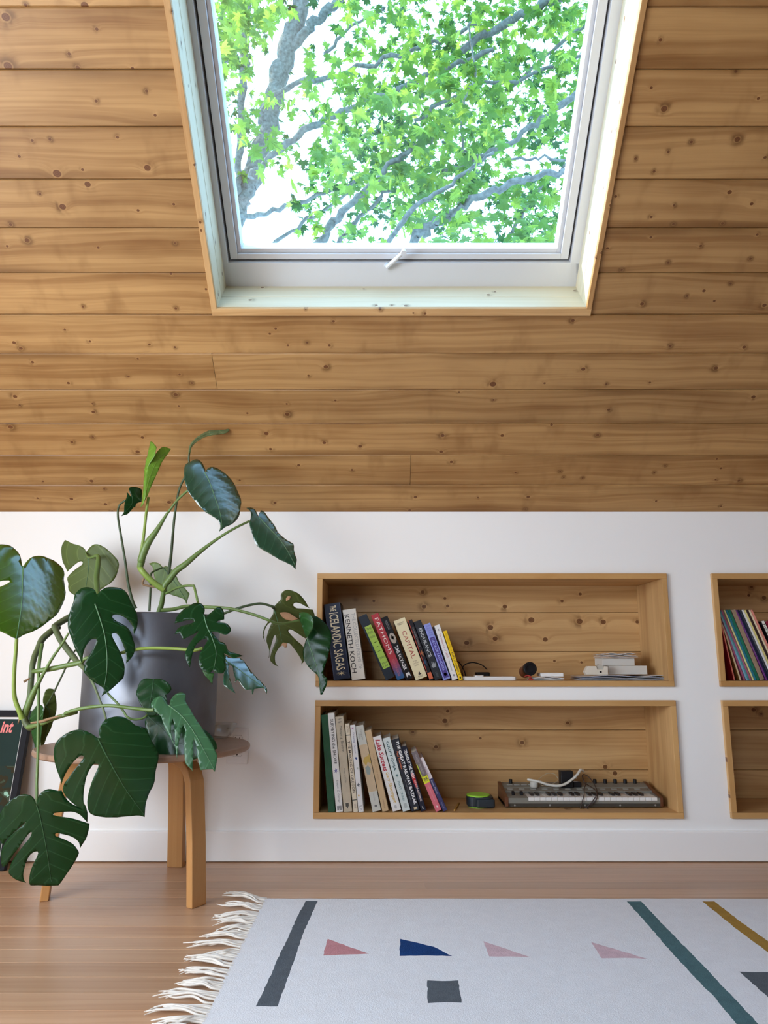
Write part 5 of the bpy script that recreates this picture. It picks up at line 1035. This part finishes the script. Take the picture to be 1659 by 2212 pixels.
# dark cylinder with a black end cap
c0 = on_y(1133, 1455, 2.86); c1 = on_y(1146, 1444, 2.775); c0.z = max(c0.z, ZU + .028); ax_ = (c1 - c0).normalized()
cy = empty('cork_cylinder', (c0.x, c0.y, ZU)); tag(cy, 'small dark red-brown cylinder with black end cap and a red cord', 'bottle')
def along(a, b_): z = (b_ - a).normalized(); x = z.orthogonal().normalized(); return Matrix.Translation(a) @ Matrix(((x.x, z.cross(x).x, z.x, 0), (x.y, z.cross(x).y, z.y, 0), (x.z, z.cross(x).z, z.z, 0), (0, 0, 0, 1)))
lo = Vector(cy.location); Lc = (c1 - c0).length
MB().lathe([(0, 0), (.020, 0), (.0225, .004), (.0225, Lc * .72), (0, Lc * .72)], 28, along(c0 - lo, c1 - lo), close=False).build('body', P('bakelite_brown', (.13, .028, .012), .35, var=(30, .3)), cy, smooth=True)
MB().lathe([(0, Lc * .70), (.0235, Lc * .70), (.0245, Lc * .74), (.0245, Lc * .97), (.022, Lc), (.015, Lc), (.014, Lc - .003), (0, Lc - .003)], 28, along(c0 - lo, c1 - lo), close=False).build('end_cap', BLACK, cy, smooth=True)
RED = P('red_cord', (.35, .03, .02), .8)
MB().tube([Vector(p) - lo for p in spline([tuple(on_y(1134, 1462, 2.79)), tuple(on_y(1140, 1459, 2.775)), tuple(on_y(1148, 1464, 2.765)), tuple(on_y(1143, 1467, 2.755)), tuple(on_y(1152, 1467.5, 2.75))], 6)], .0028, 7).build('cord', RED, cy, smooth=True, angle=80)

# pale notebooks, tape dispenser, boxes and papers
def slab(name, x0, x1, y0, y1, z0, z1, mat, label=None, cat=None, parent=None, rot=0, bevel=.001):
    w, d = x1 - x0, y1 - y0
    o = MB().box((0, 0, 0), (w, d, z1 - z0)).build(name, mat, parent, bevel=bevel)
    o.location = (x0, y0, z0); o.rotation_euler.z = rot
    if label: tag(o, label, cat)
    return o
def xat(px, Y): return on_y(px, 1460, Y).x
def folded(name, x0, x1, y0, y1, z, n, th, mats, label=None, cat=None, amp=.004, seed=0, loops=True):
    """Loose stack of bent sheets; every sheet is a part."""
    rr = random.Random(seed); root = empty(name, (x0, y0, z)); tag(root, label, cat)
    w, d = x1 - x0, y1 - y0; zz = .0006
    for k in range(n):
        a, c = rr.uniform(-.05, .04) * w, rr.uniform(-.04, .05) * w; q = rr.uniform(-.3, .3); m = MB(); N_ = 12; top = []; 
        for i in range(N_ + 1):
            u = i / N_; top.append((a + (w + c - a) * u, zz + abs(amp * math.sin(u * 3.14 * (1 + .5 * (k % 3)) + q)) * (k / max(1, n - 1) + .15)))
        prof = top + [(x, z_ + th) for x, z_ in reversed(top)]
        m.prism(prof, rr.uniform(0, .012), d - rr.uniform(0, .02), 'Y').build('sheet', mats[k % len(mats)], root); zz += th + .0012
    return root
nb = folded('folded_papers', xat(1152, 2.76), xat(1219, 2.76), 2.76, 2.88, ZU, 3, .0016, [PAPER_W, PAPER_W], 'folded white papers under a small white notebook', 'paper', amp=.0025, seed=3)
slab('notebook', xat(1169, 2.775), xat(1217, 2.775), 2.775, 2.87, ZU + .0135, ZU + .026, PAPER_W, 'small thick white notebook lying on folded papers', 'notebook', rot=-.03)
MAG = P('magazine_grey', (.20, .21, .24), .35, var=(60, .35)); MAG2 = P('magazine_white', (.66, .66, .67), .35); MAG3 = P('magazine_blue', (.16, .20, .30), .35, var=(50, .3))
folded('magazine_stack', xat(1262, 2.745), xat(1441, 2.745), 2.745, 2.93, ZU, 5, .0014, [PAPER_W, MAG, MAG2, MAG3, MAG2], 'wavy pile of magazines and papers at the right end of the shelf', 'magazines', amp=.0055, seed=8)
BX = P('box_card', (.60, .57, .52), .7)
zb = ZU + .0205
slab('white_box', xat(1316, 2.80), xat(1399, 2.80), 2.80, 2.92, zb, zb + .031, BX, 'larger off-white box on the magazines, under another box', 'box')
slab('white_box', xat(1305, 2.80), xat(1376, 2.80), 2.815, 2.91, zb + .0314, zb + .0314 + .026, BX, 'smaller off-white box stacked on the larger one', 'box', rot=.015)
envs = folded('envelope_stack', xat(1300, 2.81), xat(1378, 2.81), 2.80, 2.91, zb + .0314 + .0268, 6, .0012, [MAG2, P('clear_sleeve', (.40, .38, .38), .25), PAPER_W], 'small pile of crumpled envelopes and sleeves on the top box', 'envelopes', amp=.0045, seed=12)
tdx = xat(1265, 2.765); td = empty('tape_dispenser', (tdx, 2.758, zb)); tag(td, 'cream tape dispenser standing on the magazine pile', 'tape dispenser')
W_ = xat(1313, 2.765) - tdx
prof = [(0, 0), (W_, 0), (W_, .028), (W_ * .84, .030), (W_ * .80, .018), (W_ * .52, .018), (W_ * .48, .030), (W_ * .10, .030), (W_ * .03, .022), (-.004, .010)]
MB().prism(prof, 0, .028, 'Y').build('body', P('cream_plastic', (.66, .60, .50), .4), td, bevel=.001)
MB().lathe([(.012, -.009), (.0125, -.009), (.0125, .009), (.012, .009)], 24, Matrix.Translation((W_ * .66, .014, .024)) @ Matrix.Rotation(math.radians(90), 4, 'X')).build('tape_roll', P('clear_tape', (.45, .42, .36), .2), td, smooth=True)
MB().box((W_ * .66 - .004, -.0004, .006), (W_ * .66 + .004, 0, .013)).build('screw_slot', BLACK, td)

# ------------------------------------------------------------------ lower niche: pencil, tape measure, synthesizer
ZL = SHELF_TOP[0]
p0 = on_z(982, 1750, ZL + .0035); p1 = on_z(992, 1733, ZL + .0035); pe = empty('pencil', (p0.x, p0.y, ZL)); tag(pe, 'short yellow pencil lying on the shelf by the slim navy book', 'pencil'); lo = Vector((p0.x, p0.y, ZL))
MB().tube([p0 - lo, p0.lerp(p1, .85) - lo], .0033, 6).build('barrel', P('pencil_yellow', (.48, .27, .05), .5), pe); MB().tube([p0.lerp(p1, .85) - lo, p1 - lo], [.0033, .0006], 8).build('tip', P('pencil_wood', (.45, .28, .14), .7), pe)
tmx = on_y(1038, 1740, 2.80).x; tm = empty('tape_measure', (tmx, 2.815, ZL)); tag(tm, 'dark tape measure with a lime green ring lying flat on the shelf', 'tape measure')
NAVY = P('rubber_navy', (.010, .018, .026), .5); GRN = P('lime_ring', (.30, .62, .04), .4)
prof = []
for i in range(28):
    a = 2 * math.pi * i / 28; r_ = .047
    x, y = r_ * math.cos(a), r_ * .95 * math.sin(a)
    if x > 0 and y < 0: x, y = max(x, .0) * 1.03, y * 1.0
    prof.append((x, y))
MB().prism(rrect(.092, .082, .024, 6), .004, .038, 'Z', M=Matrix.Translation((-.047, -.041, 0))).build('case', NAVY, tm, bevel=.004)
MB().prism(rrect(.066, .03, .008, 4), .004, .031, 'Z', M=Matrix.Translation((-.018, -.047, 0))).build('nose', NAVY, tm, bevel=.003)
MB().lathe([(.030, .037), (.041, .037), (.041, .0415), (.034, .0435), (.031, .043)], 40, Matrix.Translation((-.006, 0, 0))).build('green_ring', GRN, tm, smooth=True)
MB().lathe([(0, .037), (.0305, .037), (.0305, .0420), (0, .0428)], 36, Matrix.Translation((-.006, 0, 0)), close=False).build('badge', P('badge_grey', (.08, .085, .075), .4, var=(120, .8)), tm, smooth=True)
MB().lathe([(.030, 0), (.036, 0), (.036, .0045), (.030, .0045)], 32, Matrix.Translation((-.006, 0, 0))).build('lower_ring', GRN, tm, smooth=True)

sx0 = on_y(1091, 1746, 2.784).x; sx1 = on_y(1432, 1746, 2.784).x; SW = sx1 - sx0
syn = empty('synthesizer', (sx0, 2.784, ZL)); tag(syn, 'small grey synthesizer keyboard with wooden cheeks in the lower niche', 'keyboard')
GREY = P('synth_grey', (.20, .195, .168), .5, spec=.3); DKG = P('synth_base', (.055, .050, .042), .5); CHEEK = wood('synth_cheek', (.13, .048, .020), (.075, .026, .012), pins=False, axis='Y', tint=0, contrast=.5); KW = P('key_white', (.74, .74, .72), .3); KB = P('key_black', (.02, .018, .018), .35); BTN = P('button_grey', (.28, .275, .25), .5)
cw = .012; k0 = (on_y(1141, 1720, 2.784).x - sx0); k1 = (on_y(1419.5, 1720, 2.784).x - sx0); kd = .078
MB().prism([(.004, .003), (.168, .003), (.168, .016), (.002, .016)], 0, SW, 'X').build('base', DKG, syn, bevel=.0015)
mb = MB(); mb.box((cw, .0, .016), (SW - .008, .012, .0335)); mb.prism([(.012, .016), (kd, .016), (kd, .040), (.012, .0365)], cw, k0 - .001, 'X'); mb.prism([(.0, .0335), (.012, .0335), (.012, .0365)], cw, k0 - .001, 'X'); mb.prism([(.012, .016), (kd, .016), (kd, .040), (.0, .0335)], k1 + .001, SW - .008, 'X'); mb.build('front_panel', GREY, syn)
MB().prism([(kd + .0006, .016), (.168, .016), (.168, .0605), (.150, .0590), (.122, .0520), (.118, .0485), (kd + .0006, .0445)], cw, SW - .008, 'X').build('control_panel', GREY, syn)
for x0_, x1_ in ((0, cw), (SW - .008, SW + .002)): MB().prism([(-.003, .006), (.172, .006), (.172, .064), (.155, .0635), (.125, .056), (.080, .048), (-.003, .037)], x0_, x1_, 'X').build('wooden_cheek', CHEEK, syn, bevel=.001)
nW = 22; kw = (k1 - k0) / nW; patt = {0, 1, 3, 4, 5}
for i in range(nW):
    MB().box((k0 + i * kw + .0005, -.001, .025), (k0 + (i + 1) * kw - .0005, kd, .0362)).build('white_key', KW, syn, bevel=.0008)
    if i % 7 in patt and i < nW - 1 and i % 7 != 2 and i % 7 != 6:
        xk = k0 + (i + 1) * kw; MB().prism([(.030, .0362), (kd, .0362), (kd, .0430), (.036, .0430)], xk - kw * .27, xk + kw * .27, 'X').build('black_key', KB, syn, bevel=.0006)
for i in range(5): MB().lathe([(0, 0), (.0035, 0), (.003, .0015), (0, .002)], 10, Matrix.Translation((.035 + (SW - .06) * i / 4, .0025, .0095)) @ Matrix.Rotation(math.radians(90), 4, 'X'), close=False).build('screw', BTN, syn)
for px_ in (1108, 1126): MB().lathe([(0, -.005), (.010, -.005), (.012, -.003), (.012, .003), (.010, .005), (0, .005)], 20, Matrix.Translation((on_y(px_, 1714, 2.83).x - sx0, .045, .0395)) @ Matrix.Rotation(math.radians(90), 4, 'Y'), close=False).build('pitch_wheel', BLACK, syn, smooth=True)
for px_ in (1103, 1285, 1307.5, 1329, 1350.5, 1371.5): MB().lathe([(0, 0), (.0072, 0), (.0066, .0145), (0, .0150)], 20, Matrix.Translation((on_y(px_, 1692, 2.94).x - sx0, .156, .0590)), close=False).build('knob', BLACK, syn, smooth=True, angle=50)
zp = lambda y: .0485 + (y - .118) / .004 * .0035 if y < .122 else .052 + (y - .122) * .25
for r_, yv, cnt, a_, b_ in ((0, .104, 12, .035, .50), (1, .140, 7, .04, .20)):
    for i in range(cnt):
        x = a_ * 1.0 + (b_ - a_) * i / (cnt - 1); zt_ = (.0445 + (yv - kd) / (.118 - kd) * .004) if yv < .118 else .052 + (yv - .122) * .25
        MB().box((x - .010, yv - .004, zt_ - .001), (x + .010, yv + .004, zt_ + .0022)).build('button', BTN, syn, bevel=.0006)
for px_, py_ in ((1087, 1691.5), (1095, 1703.5), (1383.5, 1691.5), (1399, 1703)): MB().lathe([(0, 0), (.0026, 0), (.002, .001), (0, .0013)], 8, Matrix.Translation((min(max(on_y(px_, py_, 2.93 if py_ < 1700 else 2.88).x - sx0, cw + .004), SW - .012), .158 if py_ < 1700 else .100, .0598 if py_ < 1700 else .0472)), close=False).build('screw', DKG, syn)
# adapters and cords lying on the synthesizer
SYN_TOP = ZL + .0600
bx0 = on_y(1213.5, 1700, 2.885).x; pa = empty('power_adapter', (bx0, 2.893, ZL + .0505)); tag(pa, 'square black power adapter lying on top of the synthesizer', 'adapter')
MB().prism(rrect(.046, .040, .004), .0, .058, 'Z').build('body', BLACK, pa, bevel=.002)
MB().box((.002, .002, .0581), (.044, .038, .0586)).build('label_face', P('adapter_face', (.06, .045, .035), .5), pa)
STEEL = P('prong_steel', (.55, .55, .56), .25, metal=1.0)
for zz in (.030, .040): MB().box((.0455, .010, zz), (.060, .016, zz + .0022)).build('prong', STEEL, pa)
pb2 = empty('power_adapter', (on_y(1241, 1700, 2.885).x, 2.900, ZL + .0510)); tag(pb2, 'flat black adapter lying between the square adapter and thin brown cord', 'adapter')
MB().prism(rrect(.030, .030, .004), .0, .018, 'Z').build('body', BLACK, pb2, bevel=.002)
for zz in (.019, ): MB().box((.002, .006, .0182), (.018, .012, .0205)).build('prong', STEEL, pb2)
CORDW = P('white_cord', (.62, .60, .54), .45)
sy = on_y(1153, 1694, 2.90); wc = empty('white_power_cord', (sy.x, 2.895, ZL + .0530)); tag(wc, 'thick white power cord with a round plug on the synthesizer', 'cable'); lo = Vector(wc.location)
MB().lathe([(0, .0), (.0135, .0), (.0145, .006), (.0145, .016), (.012, .020), (0, .0215)], 24, Matrix.Translation((0, 0, .0)), close=False).build('plug', P('plug_grey', (.50, .49, .45), .5), wc, smooth=True)
cable('cord', [on_y(1140, 1684, 2.90), on_y(1152, 1686, 2.888), on_y(1166, 1689, 2.882), on_y(1184, 1695, 2.876), on_y(1205, 1697.5, 2.874), on_y(1222, 1693, 2.874), on_y(1238, 1682, 2.877), on_y(1248, 1672, 2.882), on_y(1254, 1663, 2.888), on_y(1260, 1665, 2.90)], .0048, CORDW, parent=wc)
cable('thin_cord', [on_y(1163, 1685, 2.925), on_y(1172, 1676, 2.93), on_y(1186, 1670, 2.935), on_y(1199, 1673, 2.93), on_y(1206, 1684, 2.925), on_y(1200, 1690, 2.915), on_y(1182, 1697, 2.900), on_y(1168, 1696, 2.900)], .0013, P('beige_cord', (.45, .36, .24), .5), parent=wc)
BRN = P('brown_cord', (.035, .018, .016), .5)
bc = cable('brown_cord', [on_y(1262, 1690, 2.90), on_y(1258, 1677, 2.91), on_y(1261, 1673, 2.915), on_y(1270, 1677, 2.91), on_y(1279, 1687, 2.89), on_y(1288, 1703, 2.83), on_y(1290, 1716, 2.785), on_y(1288, 1727, 2.778), on_y(1279, 1737, 2.778), on_y(1266, 1744, 2.776), on_y(1254, 1747, 2.774), on_y(1258, 1730, 2.777), on_y(1262, 1716, 2.784), on_y(1262, 1704, 2.83), on_y(1267, 1690, 2.89)], .0017, BRN, 'thin brown cord looped over the synthesizer keys', 'cable')
cable('cord_loop', [on_y(1262, 1691, 2.90), on_y(1272, 1697, 2.88), on_y(1283, 1704, 2.83), on_y(1289, 1712, 2.786), on_y(1286, 1722, 2.776), on_y(1276, 1736, 2.776), on_y(1268, 1745, 2.774), on_y(1275, 1750, 2.765)], .0017, BRN, parent=bc)
